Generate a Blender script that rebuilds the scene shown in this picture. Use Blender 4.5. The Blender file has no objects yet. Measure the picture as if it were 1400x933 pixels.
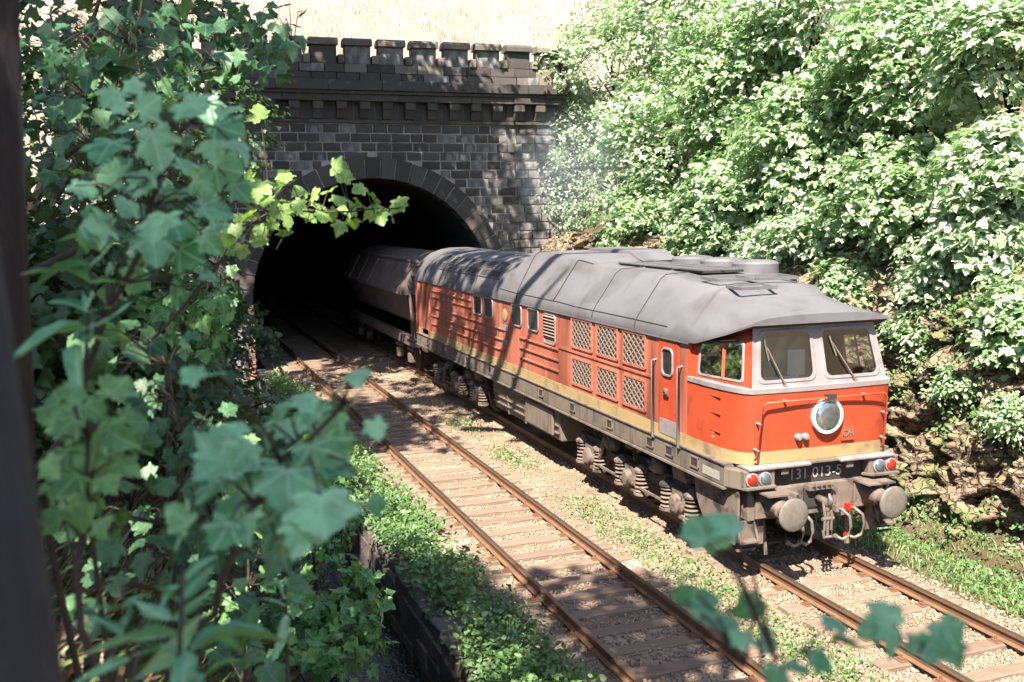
import bpy, bmesh, math, random
import numpy as np
from mathutils import Vector, Matrix
R = math.radians
rng = np.random.default_rng(7)
random.seed(7)
S = bpy.context.scene
COL = S.collection

# ------------------------------------------------------------------ camera, sky, sun, exposure
CX, CZ, YAW, PITCH, ROLL, FPX = -5.8589, 5.4491, 0.3352, -0.1252, -0.0146, 1407.37
fwd = Vector((math.sin(YAW)*math.cos(PITCH), math.cos(YAW)*math.cos(PITCH), math.sin(PITCH)))
rgt0 = Vector((math.cos(YAW), -math.sin(YAW), 0)); up0 = rgt0.cross(fwd)
rgt = math.cos(ROLL)*rgt0 + math.sin(ROLL)*up0
upv = -math.sin(ROLL)*rgt0 + math.cos(ROLL)*up0
CAM = Vector((CX, 0, CZ))
cd = bpy.data.cameras.new('camera'); cam = bpy.data.objects.new('camera', cd); COL.objects.link(cam)
cam.matrix_world = Matrix(((rgt.x, upv.x, -fwd.x, CX), (rgt.y, upv.y, -fwd.y, 0), (rgt.z, upv.z, -fwd.z, CZ), (0, 0, 0, 1)))
cd.sensor_fit = 'HORIZONTAL'; cd.sensor_width = 36; cd.lens = FPX/1400*36
cd.clip_start = 0.05; cd.clip_end = 600
cd.dof.use_dof = True; cd.dof.focus_distance = 17.5; cd.dof.aperture_fstop = 2.6
S.camera = cam
SUN = Vector((-0.46, -0.62, 1.0)).normalized()      # towards the sun
w = bpy.data.worlds.new('World'); S.world = w; w.use_nodes = True
nt = w.node_tree
sky = nt.nodes.new('ShaderNodeTexSky'); sky.sky_type = 'NISHITA'; sky.sun_disc = False
sky.sun_elevation = math.asin(SUN.z); sky.sun_rotation = math.atan2(SUN.x, SUN.y)
nt.links.new(sky.outputs[0], nt.nodes['Background'].inputs[0]); nt.nodes['Background'].inputs[1].default_value = 0.08
sd = bpy.data.lights.new('sun', 'SUN'); sd.energy = 5.0; sd.angle = R(0.53); sd.color = (1.0, 0.915, 0.78)
so = bpy.data.objects.new('sun', sd); COL.objects.link(so)
so.rotation_euler = SUN.to_track_quat('Z', 'Y').to_euler(); so.location = (-20, -20, 40)
S.view_settings.view_transform = 'Standard'; S.view_settings.look = 'None'
S.view_settings.exposure = 1.95; S.view_settings.gamma = 1.0
S.render.engine = 'CYCLES'
S.cycles.max_bounces = 4; S.cycles.diffuse_bounces = 2; S.cycles.transmission_bounces = 3; S.cycles.transparent_max_bounces = 10
S.cycles.use_adaptive_sampling = True; S.cycles.adaptive_threshold = 0.03
S.cycles.use_denoising = True
S.cycles.caustics_reflective = False; S.cycles.caustics_refractive = False

def at(px, py, ax, v):
    """world point on the plane axis=v that the photograph shows at (px, py)"""
    d = fwd + rgt*((px-700)/FPX) - upv*((py-466.5)/FPX)
    return CAM + d*((v-CAM[ax])/d[ax])
def atd(px, py, dist):
    d = (fwd + rgt*((px-700)/FPX) - upv*((py-466.5)/FPX)).normalized()
    return CAM + d*dist

# ------------------------------------------------------------------ tagging
def tag(o, label=None, cat=None, group=None, kind=None):
    for k, v in (('label', label), ('category', cat), ('group', group), ('kind', kind)):
        if v: o[k] = v
    return o
def empty(name, loc=(0, 0, 0), label=None, cat=None, group=None):
    o = bpy.data.objects.new(name, None); COL.objects.link(o); o.location = loc; o.empty_display_size = .3
    return tag(o, label, cat, group)

# ------------------------------------------------------------------ mesh builder
class MB:
    def __init__(s): s.v = []; s.f = []
    def add(s, vs, fs):
        n = len(s.v); s.v += [tuple(p) for p in vs]; s.f += [tuple(i+n for i in f) for f in fs]; return s
    def box(s, c, d, rot=None, taper=1.0):
        x, y, z = d[0]/2, d[1]/2, d[2]/2
        vs = [Vector((sx*x*(taper if sz > 0 else 1), sy*y*(taper if sz > 0 else 1), sz*z)) for sz in (-1, 1) for sx, sy in ((-1, -1), (1, -1), (1, 1), (-1, 1))]
        if rot is not None: vs = [rot @ p for p in vs]
        c = Vector(c)
        return s.add([p+c for p in vs], [(3, 2, 1, 0), (4, 5, 6, 7), (0, 1, 5, 4), (1, 2, 6, 5), (2, 3, 7, 6), (3, 0, 4, 7)])
    def bx(s, x0, x1, y0, y1, z0, z1):
        return s.box(((x0+x1)/2, (y0+y1)/2, (z0+z1)/2), (abs(x1-x0), abs(y1-y0), abs(z1-z0)))
    def bar(s, a, b, wd, h):
        a = Vector(a); b = Vector(b); d = b-a
        q = d.to_track_quat('X', 'Z').to_matrix()
        return s.box((a+b)/2, (d.length, wd, h), q)
    def rings(s, rs, cap=True, close=True):
        n = len(rs[0]); vs = [p for r in rs for p in r]; fs = []
        for i in range(len(rs)-1):
            for j in range(n if close else n-1):
                k = (j+1) % n
                fs.append((i*n+j, i*n+k, (i+1)*n+k, (i+1)*n+j))
        if cap and close: fs.append(tuple(range(n))[::-1]); fs.append(tuple((len(rs)-1)*n+j for j in range(n)))
        return s.add(vs, fs)
    def tube(s, pts, r, n=8, cap=True):
        pts = [Vector(p) for p in pts]; rad = r if isinstance(r, (list, tuple)) else [r]*len(pts)
        rs = []; ref = Vector((.31, .17, .93))
        for i, p in enumerate(pts):
            t = (pts[min(i+1, len(pts)-1)]-pts[max(i-1, 0)]).normalized()
            if abs(t.dot(ref)) > .97: ref = Vector((.9, .3, .1))
            u = t.cross(ref).normalized(); vv = t.cross(u)
            rs.append([p+rad[i]*(math.cos(a)*u+math.sin(a)*vv) for a in [2*math.pi*k/n for k in range(n)]])
        return s.rings(rs, cap)
    def cyl(s, a, b, r0, r1=None, n=20): return s.tube([a, b], [r0, r0 if r1 is None else r1], n)
    def lathe(s, c, axis, prof, n=24):
        """prof: (radius, distance along axis)"""
        c = Vector(c); axis = Vector(axis).normalized(); u = axis.orthogonal().normalized(); vv = axis.cross(u)
        return s.rings([[c+axis*h+max(r, .0005)*(math.cos(2*math.pi*k/n)*u+math.sin(2*math.pi*k/n)*vv) for k in range(n)] for r, h in prof])
    def prism(s, poly, off):
        """poly: list of 3D points, extruded by vector off"""
        off = Vector(off); a = [Vector(p) for p in poly]
        return s.rings([a, [p+off for p in a]])
    def build(s, name, mat, parent=None, smooth=False, bevel=0, auto=None):
        me = bpy.data.meshes.new(name); me.from_pydata(s.v, [], s.f); me.update()
        bm = bmesh.new(); bm.from_mesh(me); bmesh.ops.recalc_face_normals(bm, faces=bm.faces); bm.to_mesh(me); bm.free()
        return link(name, me, mat, parent, smooth, bevel)
def link(name, me, mat, parent=None, smooth=False, bevel=0):
    if mat is not None and not me.materials: me.materials.append(mat)
    if smooth:
        me.shade_smooth() if hasattr(me, 'shade_smooth') else None
    o = bpy.data.objects.new(name, me); COL.objects.link(o)
    if smooth == 'auto':
        try: me.set_sharp_from_angle(angle=R(28))
        except Exception: pass
    if parent is not None: o.parent = parent
    if bevel:
        b = o.modifiers.new('bevel', 'BEVEL'); b.width = bevel; b.segments = 2; b.limit_method = 'ANGLE'
    return o
def npmesh(name, V, F, mat, parent=None, smooth=False, uv=None):
    """V (n,3), F (m,3) numpy"""
    me = bpy.data.meshes.new(name); V = np.ascontiguousarray(V, np.float32); F = np.ascontiguousarray(F, np.int32); k = F.shape[1]
    me.vertices.add(len(V)); me.vertices.foreach_set('co', V.ravel())
    me.loops.add(F.size); me.loops.foreach_set('vertex_index', F.ravel())
    me.polygons.add(len(F)); me.polygons.foreach_set('loop_start', np.arange(0, F.size, k, dtype=np.int32))
    me.polygons.foreach_set('loop_total', np.full(len(F), k, np.int32))
    if uv is not None:
        ul = me.uv_layers.new(name='UVMap'); ul.data.foreach_set('uv', np.ascontiguousarray(uv[F.ravel()], np.float32).ravel())
    me.update(calc_edges=True)
    return link(name, me, mat, parent, smooth)

# ------------------------------------------------------------------ materials
def mat(name, base, rough=.6, var=None, scale=4.0, amt=.5, dirt=None, dscale=1.3, dlo=.5, dhi=.75, bump=0, bscale=30, metal=0, spec=.5, island=None, stretch=None, coat=0, detail=6, streak=None):
    KA = .60; base, var, dirt, island = [None if q is None else tuple(v*KA for v in q) for q in (base, var, dirt, island)]
    m = bpy.data.materials.new(name); m.use_nodes = True; t = m.node_tree; N = t.nodes; L = t.links
    b = N['Principled BSDF']; b.inputs['Roughness'].default_value = rough; b.inputs['Metallic'].default_value = metal
    b.inputs['Specular IOR Level'].default_value = spec; b.inputs['Coat Weight'].default_value = coat
    tc = N.new('ShaderNodeTexCoord'); src = tc.outputs['Object']
    if stretch:
        mp = N.new('ShaderNodeMapping'); mp.inputs['Scale'].default_value = stretch; L.new(src, mp.inputs[0]); src = mp.outputs[0]
    def noise(sc, det=detail, dist=0.0):
        n = N.new('ShaderNodeTexNoise'); n.inputs['Scale'].default_value = sc; n.inputs['Detail'].default_value = det; n.inputs['Distortion'].default_value = dist
        L.new(src, n.inputs['Vector']); return n.outputs['Fac']
    def ramp(fac, lo, hi):
        r = N.new('ShaderNodeMapRange'); r.inputs[1].default_value = lo; r.inputs[2].default_value = hi; r.clamp = True; L.new(fac, r.inputs[0]); return r.outputs[0]
    def mix(fac, a, bb):
        x = N.new('ShaderNodeMix'); x.data_type = 'RGBA'; L.new(fac, x.inputs[0])
        for i, q in ((6, a), (7, bb)):
            if isinstance(q, tuple): x.inputs[i].default_value = (*q, 1)
            else: L.new(q, x.inputs[i])
        return x.outputs[2]
    c = base
    if var: c = mix(ramp(noise(scale), .5-amt*.5+.02, .5+amt*.5), c, var)
    if island:
        g = N.new('ShaderNodeNewGeometry'); c = mix(g.outputs['Random Per Island'], c if not isinstance(c, tuple) else c, island)
    if dirt: c = mix(ramp(noise(dscale, 8, .4), dlo, dhi), c, dirt)
    if streak:
        scol, svec, slo, shi = streak; src0 = src; m2 = N.new('ShaderNodeMapping'); m2.inputs['Scale'].default_value = svec; L.new(tc.outputs['Object'], m2.inputs[0]); src = m2.outputs[0]
        c = mix(ramp(noise(1.0, 9, .3), slo, shi), c, tuple(v*KA for v in scol)); src = src0
    if isinstance(c, tuple): b.inputs['Base Color'].default_value = (*c, 1)
    else: L.new(c, b.inputs['Base Color'])
    if bump:
        bn = N.new('ShaderNodeBump'); bn.inputs['Strength'].default_value = bump; bn.inputs['Distance'].default_value = .02
        L.new(noise(bscale, 8), bn.inputs['Height']); L.new(bn.outputs[0], b.inputs['Normal'])
    return m
def objrand(m, other, amount=1.0):
    """mix base colour towards `other` by a random value per object (alike stones)"""
    t = m.node_tree; N = t.nodes; L = t.links; b = N['Principled BSDF']; i = b.inputs['Base Color']
    oi = N.new('ShaderNodeObjectInfo'); x = N.new('ShaderNodeMix'); x.data_type = 'RGBA'
    mm = N.new('ShaderNodeMath'); mm.operation = 'MULTIPLY'; mm.inputs[1].default_value = amount
    L.new(oi.outputs['Random'], mm.inputs[0]); L.new(mm.outputs[0], x.inputs[0])
    if i.links: L.new(i.links[0].from_socket, x.inputs[6])
    else: x.inputs[6].default_value = i.default_value
    x.inputs[7].default_value = (*other, 1); L.new(x.outputs[2], i); return m
def leafmat(name, c1, c2, trans=.35, tcol=None, rough=.45, spec=.5, veins=False):
    m = bpy.data.materials.new(name); m.use_nodes = True; t = m.node_tree; N = t.nodes; L = t.links
    b = N['Principled BSDF']; b.inputs['Roughness'].default_value = rough; b.inputs['Specular IOR Level'].default_value = spec
    g = N.new('ShaderNodeNewGeometry'); x = N.new('ShaderNodeMix'); x.data_type = 'RGBA'
    L.new(g.outputs['Random Per Island'], x.inputs[0]); x.inputs[6].default_value = (*c1, 1); x.inputs[7].default_value = (*c2, 1)
    col = x.outputs[2]
    if veins:
        uv = N.new('ShaderNodeUVMap'); sp = N.new('ShaderNodeSeparateXYZ'); L.new(uv.outputs[0], sp.inputs[0])
        def mth(op, a, bb=None):
            q = N.new('ShaderNodeMath'); q.operation = op
            for i, z in enumerate((a, bb)):
                if z is None: continue
                if isinstance(z, (int, float)): q.inputs[i].default_value = z
                else: L.new(z, q.inputs[i])
            return q.outputs[0]
        ax = mth('ABSOLUTE', sp.outputs[0]); dist = ax
        for dx, dy in ((.81, .59), (.98, -.05)):
            dist = mth('MINIMUM', dist, mth('ABSOLUTE', mth('SUBTRACT', mth('MULTIPLY', ax, dy), mth('MULTIPLY', sp.outputs[1], dx))))
        mr = N.new('ShaderNodeMapRange'); mr.inputs[1].default_value = .012; mr.inputs[2].default_value = .04; mr.inputs[3].default_value = .55; mr.inputs[4].default_value = 0; L.new(dist, mr.inputs[0])
        nz = N.new('ShaderNodeTexNoise'); nz.inputs['Scale'].default_value = 22; tc = N.new('ShaderNodeTexCoord'); L.new(tc.outputs['Object'], nz.inputs['Vector'])
        y1 = N.new('ShaderNodeMix'); y1.data_type = 'RGBA'; y1.blend_type = 'MULTIPLY'; y1.inputs[0].default_value = .8; L.new(col, y1.inputs[6])
        nr = N.new('ShaderNodeMapRange'); nr.inputs[1].default_value = .3; nr.inputs[2].default_value = .7; nr.inputs[3].default_value = .65; nr.inputs[4].default_value = 1.25; L.new(nz.outputs['Fac'], nr.inputs[0]); L.new(nr.outputs[0], y1.inputs[7])
        y2 = N.new('ShaderNodeMix'); y2.data_type = 'RGBA'; L.new(mr.outputs[0], y2.inputs[0]); L.new(y1.outputs[2], y2.inputs[6]); y2.inputs[7].default_value = (min(c2[0]*1.6, .5), min(c2[1]*1.35, .6), min(c2[2]*1.5, .45), 1); col = y2.outputs[2]
    L.new(col, b.inputs['Base Color'])
    tr = N.new('ShaderNodeBsdfTranslucent'); ty = N.new('ShaderNodeMix'); ty.data_type = 'RGBA'; ty.blend_type = 'MULTIPLY'; ty.inputs[0].default_value = 1
    L.new(col, ty.inputs[6]); ty.inputs[7].default_value = (*(tcol or (1.5, 1.5, .5)), 1); L.new(ty.outputs[2], tr.inputs[0])
    ms = N.new('ShaderNodeMixShader'); ms.inputs[0].default_value = trans
    L.new(b.outputs[0], ms.inputs[1]); L.new(tr.outputs[0], ms.inputs[2]); L.new(ms.outputs[0], N['Material Output'].inputs[0])
    return m
M = {}
M['red'] = mat('red_paint', (.60, .066, .022), .5, (.66, .11, .045), 1.2, .7, dirt=(.22, .04, .02), dscale=2.5, dlo=.58, dhi=.8, streak=((.16, .06, .035), (3, 3, .5), .56, .82))
M['red_side'] = mat('red_side_paint', (.60, .135, .075), .6, (.66, .25, .165), .9, .6, dirt=(.20, .055, .03), dscale=.6, dlo=.52, dhi=.72, stretch=(1, 1.6, .5), streak=((.13, .065, .045), (2, 4.5, .45), .52, .78))
M['yellow'] = mat('yellow_stripe', (.60, .42, .17), .6, (.48, .36, .2), 2, .6, dirt=(.25, .18, .12), dscale=3, dlo=.52, dhi=.75)
M['roof'] = mat('grey_roof_paint', (.175, .17, .185), .6, (.22, .215, .23), .7, .6, dirt=(.125, .115, .115), dscale=1.6, dlo=.46, dhi=.72, stretch=(1, .5, 1), streak=((.09, .08, .075), (1.2, 5, .8), .60, .84))
M['trimgrey'] = mat('pale_grey_paint', (.40, .36, .37), .5, (.30, .26, .26), 2, .6, dirt=(.22, .16, .15), dscale=4, dlo=.55, dhi=.8)
M['sill'] = mat('dusty_frame_paint', (.27, .215, .175), .8, (.17, .135, .11), 1.5, .7, dirt=(.10, .08, .065), dscale=2.2, dlo=.55, dhi=.75, streak=((.07, .055, .045), (2, 5, 1.2), .52, .74))
M['under'] = mat('dusty_underframe', (.30, .225, .185), .85, (.14, .105, .085), 5, .7, dirt=(.035, .03, .027), dscale=4, dlo=.52, dhi=.66)
M['dark'] = mat('dark_steel', (.03, .027, .025), .75, (.06, .05, .045), 6, .6)
M['rubber'] = mat('black_rubber', (.025, .025, .027), .6)
M['steel'] = mat('worn_steel', (.34, .29, .26), .45, (.2, .15, .12), 10, .6, metal=.3)
M['chrome'] = mat('headlamp_metal', (.75, .74, .72), .2, metal=.9)
M['grille'] = mat('grille_mesh_paint', (.38, .28, .23), .7, (.30, .20, .16), 3, .6)
M['buffer'] = mat('greased_buffer_face', (.25, .22, .19), .6, (.16, .135, .115), 14, .5, bump=.4, bscale=60)
M['white'] = mat('white_paint', (.8, .8, .78), .6)
M['offwhite'] = mat('weathered_letter_paint', (.55, .53, .47), .7, (.35, .33, .3), 20, .5)
M['redlens'] = mat('red_lamp_lens', (.55, .03, .015), .15, spec=.8)
M['bluelens'] = mat('clear_lamp_lens', (.25, .36, .42), .08, spec=1.0, metal=.6)
M['lamplens'] = mat('headlamp_glass', (.62, .70, .74), .10, (.45, .52, .56), 9, .6, metal=.85, bump=.25, bscale=9)
M['ringpaint'] = mat('lamp_ring_paint', (.95, .93, .90), .5, (.75, .70, .66), 8, .6)
M['cabin'] = mat('cab_interior_paint', (.42, .62, .48), .7)
M['wagon'] = mat('wagon_grey_brown', (.22, .165, .15), .7, (.12, .085, .075), 1.5, .6, dirt=(.26, .2, .18), dscale=3, dlo=.6, dhi=.8)
def glassmat(name, tint):
    m = bpy.data.materials.new(name); m.use_nodes = True; t = m.node_tree; N = t.nodes; L = t.links
    N.remove(N['Principled BSDF'])
    tr = N.new('ShaderNodeBsdfTransparent'); tr.inputs[0].default_value = (*tint, 1)
    gl = N.new('ShaderNodeBsdfGlossy'); gl.inputs['Roughness'].default_value = .03
    fr = N.new('ShaderNodeFresnel'); fr.inputs[0].default_value = 1.6
    ad = N.new('ShaderNodeMath'); ad.operation = 'MULTIPLY_ADD'; ad.inputs[1].default_value = 1.3; ad.inputs[2].default_value = .12
    L.new(fr.outputs[0], ad.inputs[0])
    ms = N.new('ShaderNodeMixShader'); L.new(ad.outputs[0], ms.inputs[0]); L.new(tr.outputs[0], ms.inputs[1]); L.new(gl.outputs[0], ms.inputs[2])
    L.new(ms.outputs[0], N['Material Output'].inputs[0]); return m
M['glass'] = glassmat('window_glass', (.82, .88, .84))
M['darkglass'] = mat('dusty_dark_glass', (.028, .027, .028), .25, (.06, .055, .05), 5, .5, spec=.6)
M['stone'] = objrand(mat('soot_black_sandstone', (.055, .047, .045), .9, (.095, .083, .078), 5, .6, dirt=(.27, .25, .24), dscale=1.9, dlo=.62, dhi=.78, bump=.6, bscale=18), (.095, .08, .075), .7)
M['stonestain'] = objrand(mat('lime_streaked_sandstone', (.07, .065, .07), .9, (.13, .12, .125), 4, .6, dirt=(.42, .40, .40), dscale=2.6, dlo=.47, dhi=.66, bump=.6, bscale=18, stretch=(1.6, 1, .6)), (.2, .19, .19), .5)
M['stonelit'] = objrand(mat('sunlit_sandstone', (.15, .13, .11), .9, (.08, .07, .065), 3, .6, dirt=(.3, .27, .23), dscale=2.5, dlo=.58, dhi=.8, bump=.6, bscale=18), (.26, .22, .18), .6)  # paler copy of the portal stone, sunlight put into its colour
M['mortar'] = mat('pale_mortar', (.72, .66, .60), .95, (.25, .23, .22), 1.6, .5)
M['brickred'] = objrand(mat('spalled_red_brick', (.36, .13, .075), .9, (.24, .08, .05), 9, .7, bump=.8, bscale=25), (.42, .22, .15), .7)
M['lining'] = mat('tunnel_soot', (.012, .011, .011), .95, (.025, .022, .02), 1.5, .6)
M['rail_side'] = mat('rusty_rail', (.20, .10, .055), .7, (.30, .16, .09), 6, .6)
M['rail_top'] = mat('polished_rail_head', (.30, .24, .2), .35, (.2, .14, .1), 5, .5, metal=.7)
M['sleeper'] = objrand(mat('weathered_sleeper_wood', (.37, .27, .195), .9, (.22, .15, .105), 3, .7, dirt=(.50, .395, .30), dscale=4, dlo=.55, dhi=.75, bump=.7, bscale=14, stretch=(.35, 3, 3)), (.15, .10, .075), .8)
M['ballast'] = mat('ballast_gravel', (.43, .305, .215), .95, (.27, .175, .115), 9, .7, dirt=(.58, .445, .335), dscale=.8, dlo=.48, dhi=.68, bump=1.0, bscale=40, detail=9)
M['stones'] = mat('ballast_stone', (.37, .26, .185), .9, (.28, .19, .135), 30, .6, island=(.50, .385, .285))
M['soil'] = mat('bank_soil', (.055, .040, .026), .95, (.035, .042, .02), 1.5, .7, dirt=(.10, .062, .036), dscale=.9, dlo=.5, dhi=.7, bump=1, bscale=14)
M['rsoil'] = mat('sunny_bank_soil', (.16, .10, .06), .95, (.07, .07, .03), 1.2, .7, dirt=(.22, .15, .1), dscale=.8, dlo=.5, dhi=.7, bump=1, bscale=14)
M['hill'] = mat('dry_grass_hillside', (.38, .30, .245), .95, (.30, .235, .18), 3, .7, dirt=(.44, .36, .30), dscale=.35, dlo=.4, dhi=.7, bump=.8, bscale=25)
M['rock'] = mat('mossy_cutting_rock', (.46, .34, .23), .9, (.25, .17, .11), 2.6, .6, dirt=(.22, .22, .085), dscale=1.4, dlo=.5, dhi=.64, bump=1, bscale=11, detail=10)
def rock_joints(m):
    t = m.node_tree; N = t.nodes; L = t.links; b = N['Principled BSDF']; tc = N.new('ShaderNodeTexCoord'); mp = N.new('ShaderNodeMapping'); mp.inputs['Scale'].default_value = (1, .8, 1.5); mp.inputs['Rotation'].default_value = (.35, 0, 0)
    nz = N.new('ShaderNodeTexNoise'); nz.inputs['Scale'].default_value = 2.0; nz.inputs['Detail'].default_value = 5; L.new(tc.outputs['Object'], nz.inputs['Vector'])
    ad = N.new('ShaderNodeVectorMath'); ad.operation = 'MULTIPLY_ADD'; ad.inputs[1].default_value = (.5, .5, .5); L.new(nz.outputs['Color'], ad.inputs[0]); L.new(tc.outputs['Object'], ad.inputs[2]); L.new(ad.outputs[0], mp.inputs[0])
    h = None; fac = None
    for sc, wd in ((1.7, .05), (4.5, .05)):
        v = N.new('ShaderNodeTexVoronoi'); v.feature = 'DISTANCE_TO_EDGE'; v.inputs['Scale'].default_value = sc; L.new(mp.outputs[0], v.inputs['Vector'])
        r = N.new('ShaderNodeMapRange'); r.inputs[1].default_value = .0; r.inputs[2].default_value = wd; L.new(v.outputs['Distance'], r.inputs[0])
        if fac is None: fac = r.outputs[0]
        else:
            q = N.new('ShaderNodeMath'); q.operation = 'MULTIPLY'; L.new(fac, q.inputs[0]); L.new(r.outputs[0], q.inputs[1]); fac = q.outputs[0]
    bn = N.new('ShaderNodeBump'); bn.inputs['Strength'].default_value = .9; bn.inputs['Distance'].default_value = .05; L.new(fac, bn.inputs['Height'])
    L.new(b.inputs['Normal'].links[0].from_socket, bn.inputs['Normal']); L.new(bn.outputs[0], b.inputs['Normal'])
    x = N.new('ShaderNodeMix'); x.data_type = 'RGBA'; L.new(fac, x.inputs[0]); x.inputs[6].default_value = (.035, .026, .017, 1); L.new(b.inputs['Base Color'].links[0].from_socket, x.inputs[7]); L.new(x.outputs[2], b.inputs['Base Color'])
rock_joints(M['rock'])
M['wallstone'] = objrand(mat('ditch_wall_stone', (.10, .085, .085), .95, (.06, .05, .05), 5, .7, dirt=(.06, .07, .03), dscale=3, dlo=.5, dhi=.65, bump=.8, bscale=25), (.17, .135, .125), .7)
M['bark'] = mat('dark_bark', (.055, .036, .026), .95, (.022, .016, .013), 8, .7, dirt=(.16, .12, .10), dscale=2.2, dlo=.56, dhi=.66, bump=1, bscale=20, stretch=(3, 3, .7))
M['twig'] = mat('twig_bark', (.10, .075, .05), .9, (.06, .045, .03), 10, .6)
M['post'] = mat('grey_weathered_post', (.055, .045, .04), .85, (.03, .025, .022), 3, .6, bump=.5, bscale=30, stretch=(6, 6, .8))
M['deadgrass'] = leafmat('dead_straw', (.17, .11, .06), (.09, .06, .035), .2, (1, .9, .6))
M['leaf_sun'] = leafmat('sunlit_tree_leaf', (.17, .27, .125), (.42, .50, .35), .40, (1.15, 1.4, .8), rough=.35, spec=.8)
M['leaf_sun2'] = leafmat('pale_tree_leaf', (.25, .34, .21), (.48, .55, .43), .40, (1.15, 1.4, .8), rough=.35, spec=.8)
M['leaf_maple'] = leafmat('maple_leaf', (.05, .16, .05), (.18, .36, .13), .35, (1.4, 1.5, .5), veins=True)
M['leaf_blue'] = leafmat('blue_green_leaf', (.07, .25, .11), (.25, .51, .30), .3, veins=True)
M['leaf_bright'] = leafmat('fresh_maple_leaf', (.15, .28, .07), (.26, .40, .13), .4, veins=True)
M['leaf_dim'] = leafmat('shaded_maple_leaf', (.03, .10, .04), (.10, .22, .10), .3, (1.2, 1.4, .6), veins=True)  # dimmer copy of the maple leaf, with shade put into its colour
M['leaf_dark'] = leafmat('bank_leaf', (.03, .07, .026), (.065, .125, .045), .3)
M['leaf_weed'] = leafmat('weed_leaf', (.06, .14, .04), (.15, .25, .09), .3)
M['grass'] = leafmat('grass_blade', (.12, .20, .06), (.27, .33, .14), .3)
M['petal'] = leafmat('white_petal', (.7, .7, .68), (.8, .8, .75), .2, (1, 1, 1))
def watermat():
    m = mat('ditch_water', (.02, .022, .025), .06, spec=.9); t = m.node_tree; N = t.nodes; L = t.links
    n = N.new('ShaderNodeTexNoise'); n.inputs['Scale'].default_value = 14; n.inputs['Detail'].default_value = 3
    tc = N.new('ShaderNodeTexCoord'); L.new(tc.outputs['Object'], n.inputs['Vector'])
    b = N.new('ShaderNodeBump'); b.inputs['Strength'].default_value = .8; b.inputs['Distance'].default_value = .03
    L.new(n.outputs['Fac'], b.inputs['Height']); L.new(b.outputs[0], N['Principled BSDF'].inputs['Normal']); return m
M['water'] = watermat()

# ------------------------------------------------------------------ terrain
D = 3.5456          # x of the second track's centre; first track is x = 0
YF = 12.8664        # y of the locomotive's front
YP = 38.2           # y of the portal face
def vnoise(x, y, sc, seed=0):
    """smooth value noise, numpy"""
    x = np.asarray(x, float)*sc; y = np.asarray(y, float)*sc
    xi = np.floor(x).astype(int); yi = np.floor(y).astype(int); fx = x-xi; fy = y-yi
    fx = fx*fx*(3-2*fx); fy = fy*fy*(3-2*fy)
    def h(a, b):
        n = (a*374761393 + b*668265263 + seed*974711) & 0x7fffffff
        n = ((n ^ (n >> 13))*1274126177) & 0x7fffffff
        return ((n ^ (n >> 16)) & 0xffff)/65535.0
    return (h(xi, yi)*(1-fx)+h(xi+1, yi)*fx)*(1-fy)+(h(xi, yi+1)*(1-fx)+h(xi+1, yi+1)*fx)*fy
PX = [-60, -14, -8.5, -6.8, -5.2, -3.8, -3.62, -2.50, -2.42, -2.0, -1.5, -1.3, 4.85, 5.3, 6.25, 6.45, 6.95, 7.15, 7.7, 9.0, 10.5, 20, 60]
PZ = [16, 7.2, 4.6, 3.5, 1.3, -.85, -1.05, -1.08, -.35, -.3, -.27, -.23, -.23, -.3, -.36, -.72, -.75, -.35, -.2, 3.9, 5.4, 14, 30]
def hgt(x, y):
    x = np.asarray(x, float); y = np.asarray(y, float)
    s = np.clip((7-y)/7, 0, 1); s = s*s*(3-2*s)*1.35
    xx = np.where(x < -3, np.minimum(x-s, -3.0), x)
    z = np.interp(xx, PX, PZ)
    bank = np.clip((-3.7-xx)/1.5, 0, 1)
    z = z + bank*(vnoise(x, y, .7, 1)-.5)*.7 + bank*(vnoise(x, y, 2.5, 2)-.5)*.2
    rb = np.clip((xx-8.5)/2, 0, 1); z = z + rb*(vnoise(x, y, .5, 3)-.5)*1.2
    mid = ((xx > -2.3) & (xx < 6.3)); z = z + mid*((vnoise(x, y, 3, 4)-.5)*.05+(vnoise(x, y, .6, 5)-.5)*.06)
    return z
def H(x, y): return float(hgt(x, y))
def grid(name, xs, ys, m, kind='structure', zf=hgt, dz=0):
    X, Y = np.meshgrid(xs, ys); Z = zf(X, Y)+dz; nx, ny = len(xs), len(ys)
    V = np.stack([X, Y, Z], -1).reshape(-1, 3); i = np.arange((ny-1)*(nx-1)); r = i//(nx-1); c = i % (nx-1); a = r*nx+c
    o = npmesh(name, V, np.stack([a, a+1, a+nx+1, a+nx], -1), m, smooth=True); return tag(o, kind=kind)
ysA = np.concatenate([np.linspace(-30, 4, 18)[:-1], np.linspace(4, YP+.3, 150)])
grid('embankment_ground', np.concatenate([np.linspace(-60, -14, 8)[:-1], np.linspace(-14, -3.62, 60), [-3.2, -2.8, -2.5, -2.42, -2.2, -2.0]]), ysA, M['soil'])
grid('ballast_bed', np.linspace(-2.0, 5.05, 90), np.concatenate([[-30, -10, 0], np.linspace(4, YP+40, 380)]), M['ballast'])
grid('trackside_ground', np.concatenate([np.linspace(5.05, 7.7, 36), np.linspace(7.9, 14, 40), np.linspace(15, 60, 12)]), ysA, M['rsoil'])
# water in the ditch
wz = lambda X, Y: np.full_like(X, -.93)
grid('ditch_water', np.linspace(-3.9, -2.45, 4), np.linspace(-10, YP-1, 4), M['water'], zf=wz)
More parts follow.
